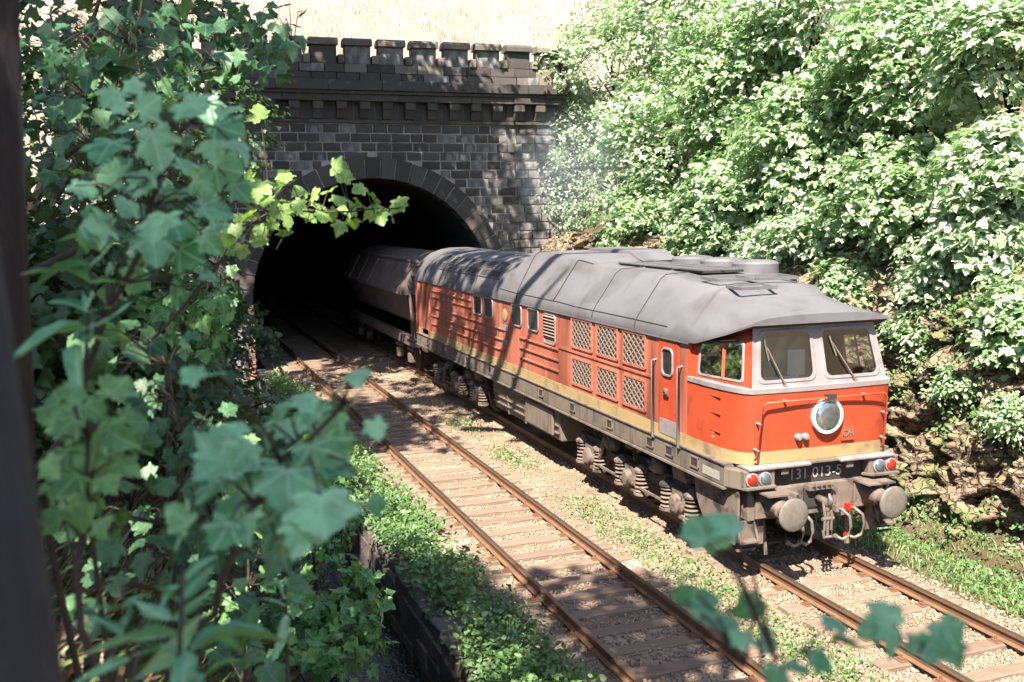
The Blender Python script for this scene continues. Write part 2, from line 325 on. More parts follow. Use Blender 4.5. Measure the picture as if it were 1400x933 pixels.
# the hillside over the tunnel
def hillz(X, Y):
    return np.where(Y < YP+.9, np.where((X > -9) & (X < 9.0), 10.2, np.interp(X, PX, PZ)*.5), 10.2+(Y-YP-.9)*.60+(vnoise(X, Y, .35, 6)-.5)*1.2+(vnoise(X, Y, 2.2, 7)-.5)*.25)
grid('hillside', np.linspace(-60, 60, 160), np.concatenate([[YP+.4, YP+.91], np.linspace(YP+1.2, YP+60, 130)]), M['hill'], zf=hillz)

# rock face of the cutting (craggy, faceted)
def rockface():
    ny, nv = 640, 130
    ys = np.linspace(5, YP+.2, ny); vs = np.linspace(0, 1, nv)
    Yg, Vg = np.meshgrid(ys, vs); Zg = -.75+Vg*5.4
    NS = 1100; seeds = rng.uniform([4, -1.2], [40, 5], (NS, 2)); amp = rng.uniform(-.12, .12, NS)+(vnoise(seeds[:, 0], seeds[:, 1], .8, 19)-.5)*.4; tl = rng.uniform(-.5, .5, (NS, 2))
    wy = Yg+(vnoise(Yg, Zg, 1.5, 11)-.5)*.22; wzz = Zg*1.7+Yg*.25+(vnoise(Yg, Zg, 1.7, 12)-.5)*.2
    P = np.stack([wy.ravel(), wzz.ravel()], -1); S2 = seeds*np.array([1, 1.7])+np.stack([0*seeds[:, 0], seeds[:, 0]*.25], -1); best = np.full(len(P), 1e9); sec = best.copy(); idx = np.zeros(len(P), int)
    for k in range(len(S2)):
        dd = np.hypot(P[:, 0]-S2[k, 0], P[:, 1]-S2[k, 1]); nb = dd < best
        sec = np.where(nb, best, np.minimum(sec, dd)); idx = np.where(nb, k, idx); best = np.where(nb, dd, best)
    rel = P-S2[idx]; disp = amp[idx]+(rel*tl[idx]).sum(1); crack = np.clip(1-(sec-best)/.05, 0, 1); disp += crack*.07
    # finer fracture faces inside the blocks
    S3 = rng.uniform([4, -1.5], [40, 20], (9000, 2)); a3 = rng.uniform(-.05, .05, 9000); t3 = rng.uniform(-.5, .5, (9000, 2)); order = np.argsort(S3[:, 0]); S3 = S3[order]
    b3 = np.full(len(P), 1e9); i3 = np.zeros(len(P), int)
    cols = wy.reshape(Yg.shape); Pz = wzz.reshape(Yg.shape)
    for c0 in range(0, Yg.shape[1], 16):
        blk = (slice(None), slice(c0, c0+16)); qy = cols[blk].ravel(); qz = Pz[blk].ravel()
        lo, hi = np.searchsorted(S3[:, 0], [qy.min()-.5, qy.max()+.5]); sub = S3[lo:hi]
        dd = np.hypot(qy[:, None]-sub[None, :, 0], qz[:, None]-sub[None, :, 1]); j = dd.argmin(1)
        rel3 = np.stack([qy, qz], -1)-sub[j]; val = a3[lo+j]+(rel3*t3[lo+j]).sum(1)
        dv_ = disp.reshape(Yg.shape); dv_[blk] += val.reshape(qy.size//min(16, Yg.shape[1]-c0), -1)
    disp = disp.reshape(Yg.shape)+(vnoise(Yg, Zg, 14, 14)-.5)*.04
    base = np.interp(Vg, [0, .12, .5, .8, 1], [7.3, 7.4, 7.75, 8.2, 9.0])+(vnoise(Yg, Zg*0, .35, 15)-.5)*.7
    Xg = base+disp
    V = np.stack([Xg, Yg, Zg], -1).reshape(-1, 3); i = np.arange((nv-1)*(ny-1)); r = i//(ny-1); c = i % (ny-1); a = r*ny+c
    o = npmesh('rock_face', V, np.stack([a, a+1, a+ny+1, a+ny], -1), M['rock']); tag(o, kind='structure')
    return lambda y, v: Vector((float(Xg[int(v*(nv-1)), int(np.clip((y-5)/(YP-4.8)*(ny-1), 0, ny-1))]), y, -.75+v*5.4))
rock_at = rockface()

# ------------------------------------------------------------------ tracks
def rail_part(x, y0, y1, root):
    mb = MB(); prof = [(-.062, -.155), (.062, -.155), (.062, -.143), (.011, -.125), (.011, -.045), (.035, -.035), (.035, -.004), (-.035, -.004), (-.035, -.035), (-.011, -.045), (-.011, -.125), (-.062, -.143)]
    n = 2; mb.rings([[Vector((x+a, y, b)) for a, b in prof] for y in (y0, y1)]); r = mb.build('rail', M['rail_side'], root)
    h = MB().bx(x-.03, x+.03, y0, y1, -.0035, .001).build('running_surface', M['rail_top'], r)
def sleeper_mesh():
    mb = MB(); L = 1.25
    ys = [-.13, -.1, .1, .13]
    for s in [1]:
        xs = np.linspace(-L, L, 13); rs = []
        for i, x in enumerate(xs):
            j = [random.uniform(-.012, .012) for _ in range(4)]
            rs.append([(x, -.13+j[0], -.13), (x, .13+j[1], -.13), (x, .125+j[1], .005+j[2]*.5), (x, .10+j[1], .02+j[3]*.5), (x, -.10+j[0], .02+j[2]*.5), (x, -.125+j[0], .005+j[3]*.5)])
        mb.rings(rs)
    me = bpy.data.meshes.new('sleeper'); me.from_pydata(mb.v, [], mb.f); me.materials.append(M['sleeper']); return me
slp = [sleeper_mesh() for _ in range(6)]
def chair_mesh():
    mb = MB(); mb.bx(-.17, .17, -.08, .08, .0, .022)
    for sx in (-.11, .11):
        mb.bx(sx-.035, sx+.035, -.045, .045, .022, .045); mb.cyl((sx, 0, .04), (sx, 0, .085), .017, n=6)
    me = bpy.data.meshes.new('baseplate'); me.from_pydata(mb.v, [], mb.f); me.materials.append(M['rail_side']); return me
chm = chair_mesh()
def track(x, y0, y1, ys, label):
    root = empty('railway_track', (x, 0, 0), label, 'railway track', 'tracks through the tunnel')
    for s in (-.75, .75): rail_part(s, y0, y1, root)
    for y in ys:
        o = bpy.data.objects.new('sleeper', random.choice(slp)); COL.objects.link(o); o.parent = root
        o.location = (random.uniform(-.03, .03), y+random.uniform(-.03, .03), -.19+random.uniform(-.008, .006)); o.rotation_euler.z = random.uniform(-.015, .015)+(math.pi if random.random() < .5 else 0)
        for s in (-.75, .75):
            c = bpy.data.objects.new('baseplate', chm); COL.objects.link(c); c.parent = o
            c.location = (s if abs(o.rotation_euler.z) < 1 else -s, 0, .012)
    return root
t1 = track(0, -20, 78, np.arange(8.2, 48, .66), 'empty single track with rusty rails and worn wooden sleepers beside the stone ditch wall')
for y, s in ((13.2, -.75), (13.9, .75)):
    mb = MB()
    for k in (-1, 1):
        mb.bx(s+k*.012-.012, s+k*.012+.012, y-.3, y+.3, -.12, -.04)
        for q in (-.2, -.07, .07, .2): mb.cyl((s+k*.02, y+q, -.08), (s+k*.05, y+q, -.08), .016, n=6)
    mb.build('fishplate', M['rail_side'], t1)
t2 = track(D, -20, 78, np.concatenate([np.arange(8.0, 15.2, .66), np.arange(30, 45, .66)]), 'track under the red locomotive with sunlit rails in front of its buffers')

# ballast stones
def stone_tmpl(n=3):
    out = []
    for k in range(n):
        bm = bmesh.new(); bmesh.ops.create_icosphere(bm, subdivisions=0 if k else 0, radius=1) if False else bmesh.ops.create_cube(bm, size=1.5)
        V = np.array([v.co[:] for v in bm.verts]); V += rng.uniform(-.32, .32, V.shape)
        bm.faces.ensure_lookup_table(); F = []
        for f in bm.faces:
            ids = [v.index for v in f.verts]; F += [(ids[0], ids[1], ids[2]), (ids[0], ids[2], ids[3])]
        out.append((V, np.array(F))); bm.free()
    return out
def rotmats(n, full=True):
    q = rng.normal(size=(n, 4)); q /= np.linalg.norm(q, axis=1)[:, None]; a, b, c, d = q.T
    return np.stack([np.stack([1-2*(c*c+d*d), 2*(b*c-a*d), 2*(b*d+a*c)], -1), np.stack([2*(b*c+a*d), 1-2*(b*b+d*d), 2*(c*d-a*b)], -1), np.stack([2*(b*d-a*c), 2*(c*d+a*b), 1-2*(b*b+c*c)], -1)], 1)
def scatter_mesh(P, Rm, sc, V, F):
    n = len(P); k = len(V); A = np.einsum('nij,kj->nki', Rm, V)*sc[:, None, None]+P[:, None, :]
    FF = (F[None]+(np.arange(n)*k)[:, None, None]).reshape(-1, F.shape[1]); return A.reshape(-1, 3), FF
def ballast_stones():
    n = 36000; u = rng.random(n)
    y = 9+ (u**1.7)*29; x = rng.uniform(-1.95, 5.2, n)
    keep = ~((x > 2.9) & (x < 5.0) & (y > 15.5) & (y < 33)); x, y = x[keep], y[keep]
    # fewer on top of sleepers
    ph = np.abs(((y-8.2)/.66+.5) % 1-.5); on = (np.abs(x) < 1.2) & (ph < .19) & (rng.random(len(x)) < .9); x, y = x[~on], y[~on]
    z = hgt(x, y)+.012; VV = []; FF = []; off = 0
    for k, (V, F) in enumerate(stone_tmpl(3)):
        sel = np.arange(len(x)) % 3 == k; P = np.stack([x[sel], y[sel], z[sel]], -1); sc = rng.uniform(.009, .028, len(P))
        a, f = scatter_mesh(P, rotmats(len(P)), sc, V, F); VV.append(a); FF.append(f+off); off += len(a)
    o = npmesh('ballast_gravel', np.concatenate(VV), np.concatenate(FF), M['stones']); tag(o, 'brown crushed stone ballast scattered between and beside the sleepers', 'gravel', kind='stuff')
ballast_stones()

# ------------------------------------------------------------------ ditch wall of dressed stones
def block(dx, dy, dz, j=.03):
    mb = MB(); mb.box((0, 0, 0), (dx, dy, dz)); mb.v = [(a+random.uniform(-j, j), b+random.uniform(-j, j), c+random.uniform(-j, j)) for a, b, c in mb.v]; return mb
wroot = empty('ditch_wall', (0, 0, 0), 'low dark stone retaining wall along the ditch, overgrown with weeds', 'retaining wall')
MB().bx(-2.55, -2.12, 5, YP-1.2, -1.3, -.16).build('wall_core', M['mortar'], wroot)
y = 7.0
while y < YP-1.6:
    l = random.uniform(.45, .95)
    o = block(.56, l-.03, .2, .022).build('coping_stone', M['wallstone'], wroot, bevel=.02); o.location = (-2.30+random.uniform(-.03, .03), y+l/2, -.07+random.uniform(-.02, .02)); y += l
for row in range(3):
    y = 7.0+row*.3
    while y < 30:
        l = random.uniform(.4, .8)
        o = block(.1, l-.035, .25, .015).build('wall_stone', M['wallstone'], wroot); o.location = (-2.575+random.uniform(-.02, .015), y+l/2, -.31-row*.285); y += l

# ------------------------------------------------------------------ tunnel portal
XC, ZC, RA = 2.08, 2.2, 4.55
proot = empty('tunnel_portal', (XC, YP, 0), 'soot-blackened stone tunnel portal with round arch, corbelled cornice and crenellated parapet', 'tunnel portal')
def arch_z(x, r):
    d = r*r-(x-XC)**2
    return ZC+math.sqrt(d) if d > 0 else None
def pl(x, y, z): return (x-XC, y-YP, z)
# core wall with arch opening (mortar coloured, joints show between the stones)
XL, XR = -9.0, 9.35
mb = MB(); n = 40
angs = [math.pi*k/n for k in range(n+1)]
inner = [(XC+(RA+.03)*math.cos(a), ZC+(RA+.03)*math.sin(a)) for a in angs]; inner = [(inner[0][0], -.6)]+inner+[(inner[-1][0], -.6)]
def outerpt(x, z):
    if z < 0: return (XR if x > XC else XL, -.6)
    a = math.atan2(z-ZC, x-XC); t = 1e9
    if math.cos(a) > 1e-6: t = min(t, (XR-XC)/math.cos(a))
    if math.cos(a) < -1e-6: t = min(t, (XL-XC)/math.cos(a))
    if math.sin(a) > 1e-6: t = min(t, (10.2-ZC)/math.sin(a))
    return (XC+t*math.cos(a), ZC+t*math.sin(a))
outer = [outerpt(*p) for p in inner]
for y in (0.0, 1.2):
    pass
vs = [pl(x, YP, z) for x, z in inner]+[pl(x, YP, z) for x, z in outer]; m_ = len(inner)
mb.add(vs, [(i, i+1, m_+i+1, m_+i) for i in range(m_-1)])
# corners of the sheet
for cx in (XL, XR):
    best = [i for i in range(m_-1) if (abs(outer[i][0]-cx) < .01) != (abs(outer[i+1][0]-cx) < .01) and outer[i][1] > 0]
    for i in best: mb.add([pl(*(outer[i][0], YP, outer[i][1])), pl(outer[i+1][0], YP, outer[i+1][1]), pl(cx, YP, 10.2)], [(0, 1, 2)])
mb.add([pl(XR, YP, -.6), pl(XR, YP+1.5, -.6), pl(XR, YP+1.5, 10.2), pl(XR, YP, 10.2)], [(0, 1, 2, 3)])
mb.add([pl(XL, YP, 10.2), pl(XR, YP, 10.2), pl(XR, YP+1.5, 10.2), pl(XL, YP+1.5, 10.2)], [(0, 1, 2, 3)])
mb.build('wall_core', M['mortar'], proot)
# masonry courses: each stone a rough-hewn block with an uneven front
def hewn(w_, d_, h_, j, bulge):
    xs = [-w_/2, -w_*.22, w_*.2, w_/2]; zs = [-h_/2, -h_*.15, h_*.2, h_/2]; V = []
    for b in zs:
        for a in xs:
            ed = abs(a) > w_*.49 or abs(b) > h_*.49
            V.append((a+random.uniform(-j, j), -d_/2-(0 if ed else random.uniform(.2, 1)*bulge), b+random.uniform(-j, j)))
    F = [(r*4+c, r*4+c+1, r*4+c+5, r*4+c+4) for r in range(3) for c in range(3)]
    rim = [0, 1, 2, 3, 7, 11, 15, 14, 13, 12, 8, 4]; n = len(V)
    V += [(V[i][0], d_/2, V[i][2]) for i in rim]
    F += [(rim[k], n+k, n+(k+1) % 12, rim[(k+1) % 12]) for k in range(12)]; F.append(tuple(n+k for k in range(12)))
    mb = MB(); mb.add(V, F); return mb
def put_stone(x0, x1, z0, z1, name='stone', m='stone', yoff=0.0, depth=.16, j=.012, bev=.012):
    w_, h_ = x1-x0, z1-z0
    o = hewn(w_-.046, depth, h_-.042, j, random.uniform(.015, .045)).build(name, M[m], proot)
    o.location = pl((x0+x1)/2, YP-yoff-random.uniform(.0, .018)+depth/2-.014, (z0+z1)/2); return o
CH = .335; z = 8.72; RO = RA+.80
stones = 0
while z > -.2:
    z0, z1 = z-CH, z; zm = (z0+z1)/2
    d = RO*RO-(zm-ZC)**2; hw = math.sqrt(d) if (d > 0 and zm > ZC) else (RO if zm <= ZC else 0)
    if zm <= ZC: hw = RA+.45
    lim_l = -5.2 if zm > 4.5 else -4.3
    spans = [(lim_l, XC-hw), (XC+hw, XR)] if hw > 0 else [(lim_l, XR)]
    for s0, s1 in spans:
        if zm < 3.2 and s0 > 0: continue
        x = s0 if s0 < 0 else s0+.0
        ex = s1
        if s0 > 0 and hw > 0: x = s0
        first = True
        while x < ex-.05:
            l = random.uniform(.48, .85)
            if first: l *= random.uniform(.5, 1); first = False
            if ex-(x+l) < .3: l = ex-x
            put_stone(x, min(x+l, ex), z0, z1, m='stonestain' if random.random() < min(max((x-3.8)/3.5, .17), .78) else 'stone', yoff=.10 if x > 7.3 else 0, depth=.28 if x > 7.3 else .16); stones += 1; x += l
    z -= CH
# voussoirs
nv = 27
for k in range(nv):
    a0, a1 = math.pi*(k+.0)/nv, math.pi*(k+1)/nv; g = .0045
    a0 += g; a1 -= g; r0, r1 = RA, RO-.03+random.uniform(-.03, .02)
    poly = [(XC+r*math.cos(a), ZC+r*math.sin(a)) for r, a in ((r0, a0), (r1, a0), (r1, a1), (r0, a1))]
    yo = -.055+random.uniform(-.02, .02)
    if poly[0][1] < 2.9 and poly[0][0] > 3: continue
    MB().prism([pl(x, YP+yo, z) for x, z in poly], (0, .7, 0)).build('voussoir', M['stone'], proot, bevel=.02)
# jamb quoins and the red spalled bricks of the visible left jamb
zq = -.5
while zq < ZC-.02:
    h_ = min(.34, ZC-zq)
    put_stone(XC-RA-.45, XC-RA-.16 if zq < 1.9 else XC-RA, zq, zq+h_, 'quoin', 'stone')
    zz = zq
    if zq < 1.9:
        while zz < zq+h_-.03:
            o = block(.20, .26, .105, .022).build('brick', M['brickred' if random.random() < .55 else 'stone'], proot, bevel=.02)
            o.location = pl(XC-RA-.085+random.uniform(-.03, .02), YP-.02+random.uniform(-.02, .02), zz+.055); zz += .115
    zq += h_
# string course, corbels, cornice
def run(x0, x1, seg, z0, z1, proj, name, m='stone', y1=.5, bev=.02):
    x = x0
    while x < x1-.01:
        l = min(seg*random.uniform(.85, 1.15), x1-x)
        if x1-(x+l) < seg*.4: l = x1-x
        pr = proj+(.1 if x > 7.25 else 0)+random.uniform(-.006, .006)
        o = MB().bx(-l/2+.004, l/2-.004, -pr, y1, z0, z1).build(name, M[m], proot, bevel=bev); o.location = pl(x+l/2, YP, 0); x += l
run(-5.3, 9.4, 1.3, 8.74, 8.86, .13, 'string_course')
x = -5.0
while x < 9.2:
    ex = .12 if x > 7.2 else 0
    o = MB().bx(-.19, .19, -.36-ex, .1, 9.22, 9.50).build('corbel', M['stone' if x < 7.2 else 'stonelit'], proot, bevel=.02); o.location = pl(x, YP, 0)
    MB().prism([(-.17, -.29-ex, 9.217), (-.17, -.12-ex, 8.90), (-.17, .1, 8.90), (-.17, .1, 9.217)], (.34, 0, 0)).build('corbel_foot', M['stone'], o, bevel=.015)
    x += .85
run(-5.3, 9.3, .85, 8.864, 9.50, .02, 'frieze_stone')
run(-5.3, 9.5, 1.5, 9.503, 9.74, .42, 'lower_moulding')
run(-5.4, 9.6, 1.8, 9.744, 9.86, .52, 'drip_moulding')
run(-5.4, 9.7, 1.9, 9.864, 10.22, .62, 'cornice_stone')
# parapet courses, merlons
for row, (z0, z1) in enumerate(((10.224, 10.52), (10.524, 10.84))):
    x = -5.2+row*.3
    while x < 9.6:
        l = random.uniform(.7, 1.05); l = min(l, 9.7-x)
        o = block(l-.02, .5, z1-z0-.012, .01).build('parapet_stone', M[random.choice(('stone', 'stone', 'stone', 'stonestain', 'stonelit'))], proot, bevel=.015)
        o.location = pl(x+l/2, YP-.02+random.uniform(-.012, .012), (z0+z1)/2); x += l
x = -5.1
while x < 9.6:
    wd = 1.03
    o = hewn(wd-.1, .43, .628, .012, .02); o.v = [(a, b+.025, c+11.156) for a, b, c in o.v]; o = o.build('merlon', M['stone' if random.random() < .6 else 'stonestain'], proot, bevel=.02); o.location = pl(x+wd/2, YP, 0)
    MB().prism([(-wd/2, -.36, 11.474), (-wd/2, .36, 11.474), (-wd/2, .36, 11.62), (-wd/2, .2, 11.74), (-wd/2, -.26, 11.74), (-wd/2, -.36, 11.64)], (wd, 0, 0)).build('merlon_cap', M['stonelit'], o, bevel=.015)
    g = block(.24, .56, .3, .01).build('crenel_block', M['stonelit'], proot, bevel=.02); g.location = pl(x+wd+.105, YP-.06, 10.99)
    x += wd+.21
# tunnel lining
mb = MB(); prof = [(RA*math.cos(a), ZC+RA*math.sin(a)) for a in [math.pi*k/36 for k in range(37)]]; prof = [(RA-.02, -.6)]+prof+[(-RA+.02, -.6)]
rs = [[Vector((x, yy, z)) for x, z in prof] for yy in (.0, 1, 3, 8, 20, 55)]
mb.rings(rs, cap=False, close=False); mb.add([(x, 55, z) for x, z in prof], [tuple(range(len(prof)))])
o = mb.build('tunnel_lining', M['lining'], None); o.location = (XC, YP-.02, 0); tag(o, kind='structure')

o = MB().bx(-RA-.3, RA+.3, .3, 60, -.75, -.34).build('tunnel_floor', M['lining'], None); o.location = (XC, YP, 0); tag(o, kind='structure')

# ------------------------------------------------------------------ locomotive
loco = empty('diesel_locomotive', (D, YF, 0), 'red six-axle diesel locomotive with grey roof and yellow stripe leaving the tunnel', 'locomotive')
LEN = 19.25; HB = 1.45
def P_(name, mb, m, parent=loco, smooth=False, bevel=0, label=None):
    o = mb.build(name, M[m] if isinstance(m, str) else m, parent, smooth, bevel)
    if label: o['label'] = label
    return o
# --- body sides
ZB, ZG = 1.66, 3.36
CABY = 1.5
body = MB()
for s in (-1, 1):
    body.add([(s*HB, CABY, ZB+.19), (s*HB, LEN, ZB+.19), (s*HB, LEN, ZG), (s*HB, CABY, ZG)], [(0, 1, 2, 3)])
body.add([(-HB, LEN, ZB), (HB, LEN, ZB), (HB, LEN, ZG), (-HB, LEN, ZG)], [(0, 1, 2, 3)])
body.add([(-HB, CABY+.5, ZB), (HB, CABY+.5, ZB), (HB, CABY+.5, ZG), (-HB, CABY+.5, ZG)], [(0, 1, 2, 3)])
P_('body_side', body, 'red_side')
st = MB()
for s in (-1, 1): st.bx(s*HB-.012, s*HB+.012, CABY, LEN, ZB, ZB+.19)
P_('yellow_stripe', st, 'yellow')
# --- nose (below the belt): rounded plan
def plan(z):
    k = (z-ZB)/(2.74-ZB); f = .06-.10*k
    half = [(HB, CABY), (1.435, .95), (1.395, .50), (1.345, .26+f*.3), (1.29, .12+f*.8), (1.20, .03+f), (.9, 0+f), (.45, -.02+f)]
    return [Vector((-x, y, z)) for x, y in half]+[Vector((0, -.025+f, z))]+[Vector((x, y, z)) for x, y in half[::-1]]
def nose(z0, z1, n, name, m, off=0):
    mb = MB(); mb.rings([plan(z0+(z1-z0)*i/n) for i in range(n+1)], cap=False, close=False); return P_(name, mb, m, smooth=True)
nose(ZB+.19, 2.74, 4, 'nose', 'red'); nose(ZB, ZB+.19, 1, 'nose_stripe', 'yellow')
# belt ledge
bl = MB(); r0 = [p+Vector((p.x*.012, -.012, 0)) for p in plan(2.74)]; r1 = [p+Vector((0, 0, .07)) for p in r0]
inn = [Vector((p.x*.93, p.y+.10, p.z+.012)) for p in r1]
bl.rings([r0, r1, inn], cap=False, close=False); P_('belt_ledge', bl, 'trimgrey', smooth='auto')
# --- upper cab panels with real openings
def lerp(a, b, t): return a+(b-a)*t
def panel(A, B, C, Dd, holes, depth, name, m, parent=loco):
    A, B, C, Dd = map(Vector, (A, B, C, Dd)); f = lambda u, v: lerp(lerp(A, B, u), lerp(Dd, C, u), v)
    nrm = (B-A).cross(Dd-A).normalized(); us = sorted({0, 1, *[h[0] for h in holes], *[h[1] for h in holes]}); vs_ = sorted({0, 1, *[h[2] for h in holes], *[h[3] for h in holes]})
    mb = MB()
    for i in range(len(us)-1):
        for j in range(len(vs_)-1):
            um, vm = (us[i]+us[i+1])/2, (vs_[j]+vs_[j+1])/2
            if any(h[0] < um < h[1] and h[2] < vm < h[3] for h in holes): continue
            q = [f(us[i], vs_[j]), f(us[i+1], vs_[j]), f(us[i+1], vs_[j+1]), f(us[i], vs_[j+1])]
            mb.add(q, [(0, 1, 2, 3)]); mb.add([p-nrm*depth for p in q], [(3, 2, 1, 0)])
    for h in holes:
        q = [f(h[0], h[2]), f(h[1], h[2]), f(h[1], h[3]), f(h[0], h[3])]
        for k in range(4): a, b = q[k], q[(k+1) % 4]; mb.add([a, b, b-nrm*depth, a-nrm*depth], [(0, 1, 2, 3)])
    o = P_(name, mb, m, parent); return o, f, nrm
def rrect(f, nrm, h, rad_u, rad_v, grow, off, n=5):
    """rounded rectangle ring of points on a panel"""
    u0, u1, v0, v1 = h[0]-grow[0], h[1]+grow[0], h[2]-grow[1], h[3]+grow[1]; pts = []
    for cu, cv, a0 in ((u1-rad_u, v1-rad_v, 0), (u0+rad_u, v1-rad_v, 90), (u0+rad_u, v0+rad_v, 180), (u1-rad_u, v0+rad_v, 270)):
        for k in range(n+1):
            a = R(a0+90*k/n); pts.append(f(cu+rad_u*math.cos(a), cv+rad_v*math.sin(a))+nrm*off)
    return pts
def window(f, nrm, h, parent, size, rim=.035, rad=.09, rimm='rubber', glass='glass', name='window', out=.014):
    """size: panel (width, height) in metres -> radii and rim in panel units"""
    su, sv = size; ru, rv = rad/su, rad/sv
    o0 = rrect(f, nrm, h, ru*1.2, rv*1.2, (rim/su, rim/sv), .002); o1 = rrect(f, nrm, h, ru*1.2, rv*1.2, (rim*.7/su, rim*.7/sv), out)
    i1 = rrect(f, nrm, h, ru, rv, (-.012/su, -.012/sv), out); i0 = rrect(f, nrm, h, ru, rv, (-.016/su, -.016/sv), -.01)
    mb = MB(); mb.rings([o0, o1, i1, i0], cap=False); w_ = P_(name, mb, rimm, parent)
    g = MB(); g.add(rrect(f, nrm, h, ru, rv, (-.004/su, -.004/sv), .003), [tuple(range(24))]); P_('pane', g, glass, w_); return w_
UA, UB, UC, UD = (-1.20, .03, 2.80), (1.20, .03, 2.80), (1.06, .25, 3.76), (-1.06, .25, 3.76)
fh = [(.055, .455, .11, .84), (.545, .945, .11, .84)]
po, pf, pn = panel(UA, UB, UC, UD, fh, .06, 'windscreen_surround', 'trimgrey')
for h in fh: window(pf, pn, h, loco, (2.26, .96), .045, .10, 'trimgrey', name='windscreen')
for s in (-1, 1):
    A, B, C, E_ = (s*1.43, CABY, 2.80), (s*1.20, .03, 2.80), (s*1.06, .25, 3.76), (s*1.335, CABY, 3.58)
    if s > 0: A, B, C, E_ = B, A, E_, C
    h = (.16, .86, .10, .70) if s < 0 else (.14, .84, .10, .70)
    so_, sf, sn = panel(A, B, C, E_, [h], .05, 'cab_side_panel', 'red')
    wv = window(sf, sn, h, loco, (1.45, .96), .03, .06, 'trimgrey', name='cab_side_window')
    um = .5*(h[0]+h[1])+.05
    bmul = MB(); bmul.bar(sf(um, h[2])+sn*.004, sf(um, h[3])+sn*.004, .05, .03); P_('mullion', bmul, 'red', wv)
    aw = MB(); aw.bar(sf(.20, .74)+sn*.05, sf(.80, .74)+sn*.05, .14, .014); P_('window_awning', aw, 'rubber')
    # step between body side and cab panel
    mb = MB(); mb.add([(s*HB, CABY, 2.74), (s*HB, CABY, ZG), (s*1.34, CABY+.001, ZG+.18), (s*1.40, CABY+.001, 2.74)], [(0, 1, 2, 3)]); P_('cab_rear_edge', mb, 'red')
# cab interior
ci = MB(); ci.bx(-1.3, 1.3, CABY+.30, CABY+.34, 1.7, 3.7); ci.bx(-1.3, 1.3, .3, CABY+.3, 1.9, 1.95); P_('cab_rear_wall', ci, 'cabin')
dk = MB(); dk.bx(-1.05, .95, .12, .52, 2.1, 2.78); dk.bx(-.9, -.3, .14, .3, 2.78, 2.88); P_('control_desk', dk, 'cabin')
seat = MB(); seat.bx(-.85, -.42, .95, 1.05, 2.3, 3.05); seat.bx(-.85, -.42, .62, 1.05, 2.25, 2.36); P_('cab_seat', seat, 'dark')
wsht = MB(); wsht.bx(-.46, -.15, .23, .24, 2.93, 3.32); P_('paper_sheet', wsht, 'white', label='white sheet behind the windscreen')
wl = MB(); wl.bx(-1.0, -.3, .17, .22, 2.885, 2.94); P_('paper_sheet', wl, 'white')
for s, (u0, u1) in ((-1, (.23, .10)), (1, (.75, .62))):
    wp = MB(); a = pf(u0, .02)+pn*.05; b = pf(u1, .62)+pn*.035; wp.tube([a, b], .012, 6); wp.bar(pf(u1+.02, .42)+pn*.02, pf(u1-.015, .74)+pn*.02, .02, .02); wp.cyl(pf(u0, .0)+pn*.02, pf(u0, .02)+pn*.06, .03, n=8); P_('wiper', wp, 'steel')
# --- roof: loft of cross-sections along Y
def half(pts): return [(-x, z) for x, z in pts]+[(0, pts[-1][1]+.004)]+[(x, z) for x, z in pts[::-1]]
rear = [(1.475, 3.345), (1.48, 3.38), (1.45, 3.52), (1.36, 3.74), (1.20, 3.96), (.95, 4.15), (.62, 4.27), (.3, 4.32)]
hump = [(1.475, 3.345), (1.48, 3.38), (1.46, 3.52), (1.41, 3.66), (1.20, 4.05), (1.01, 4.40), (.90, 4.50), (.4, 4.52)]
frnt = [(1.475, 3.345), (1.48, 3.38), (1.46, 3.50), (1.40, 3.62), (1.18, 3.93), (.96, 4.24), (.86, 4.31), (.4, 4.335)]
sl1 = [(1.475, 3.345), (1.48, 3.38), (1.46, 3.49), (1.40, 3.60), (1.18, 3.86), (.95, 4.11), (.84, 4.18), (.4, 4.205)]
sl2 = [(1.46, 3.36), (1.46, 3.40), (1.43, 3.51), (1.37, 3.61), (1.15, 3.82), (.92, 4.01), (.80, 4.07), (.4, 4.09)]
sl3 = [(1.33, 3.56), (1.33, 3.60), (1.30, 3.66), (1.22, 3.75), (1.05, 3.85), (.82, 3.93), (.56, 3.98), (.3, 4.0)]
sl4 = [(1.20, 3.74), (1.20, 3.77), (1.17, 3.79), (1.10, 3.81), (.98, 3.835), (.78, 3.855), (.54, 3.87), (.28, 3.875)]
def blend(a, b, t): return [(p[0]+(q[0]-p[0])*t, p[1]+(q[1]-p[1])*t) for p, q in zip(a, b)]
stn = [(LEN+.02, rear), (11.0, rear), (10.55, blend(rear, hump, .25)), (10.0, blend(rear, hump, .8)), (9.6, hump), (6.9, hump), (6.45, blend(hump, frnt, .55)), (6.1, frnt), (3.4, frnt), (2.4, blend(frnt, sl1, .6)), (1.45, sl1), (1.25, sl2), (.55, sl3), (.02, sl4)]
mb = MB(); mb.rings([[Vector((x, y, z)) for x, z in half(pr)] for y, pr in stn], cap=False, close=False)
mb.add([Vector((x, .02, z)) for x, z in half(sl4)], [tuple(range(17))]); mb.add([Vector((x, LEN+.02, z)) for x, z in half(rear)], [tuple(range(17))])
roof = P_('roof', mb, 'roof', smooth='auto')
# soffit under the visor
so2 = MB(); so2.rings([[Vector((-sl[0][0], y, sl[0][1]+.01)), Vector((sl[0][0], y, sl[0][1]+.01))] for y, sl in ((1.7, sl1), (1.45, sl1), (1.25, sl2), (.55, sl3), (.02, sl4))], cap=False, close=False); P_('visor_soffit', so2, 'dark', roof)
def on_roof(pr, y, i, t=0.0, s=-1, lift=.0):
    a, b = pr[i], pr[i+1]; x = a[0]+(b[0]-a[0])*t; z = a[1]+(b[1]-a[1])*t; return Vector((s*x, y, z+lift))
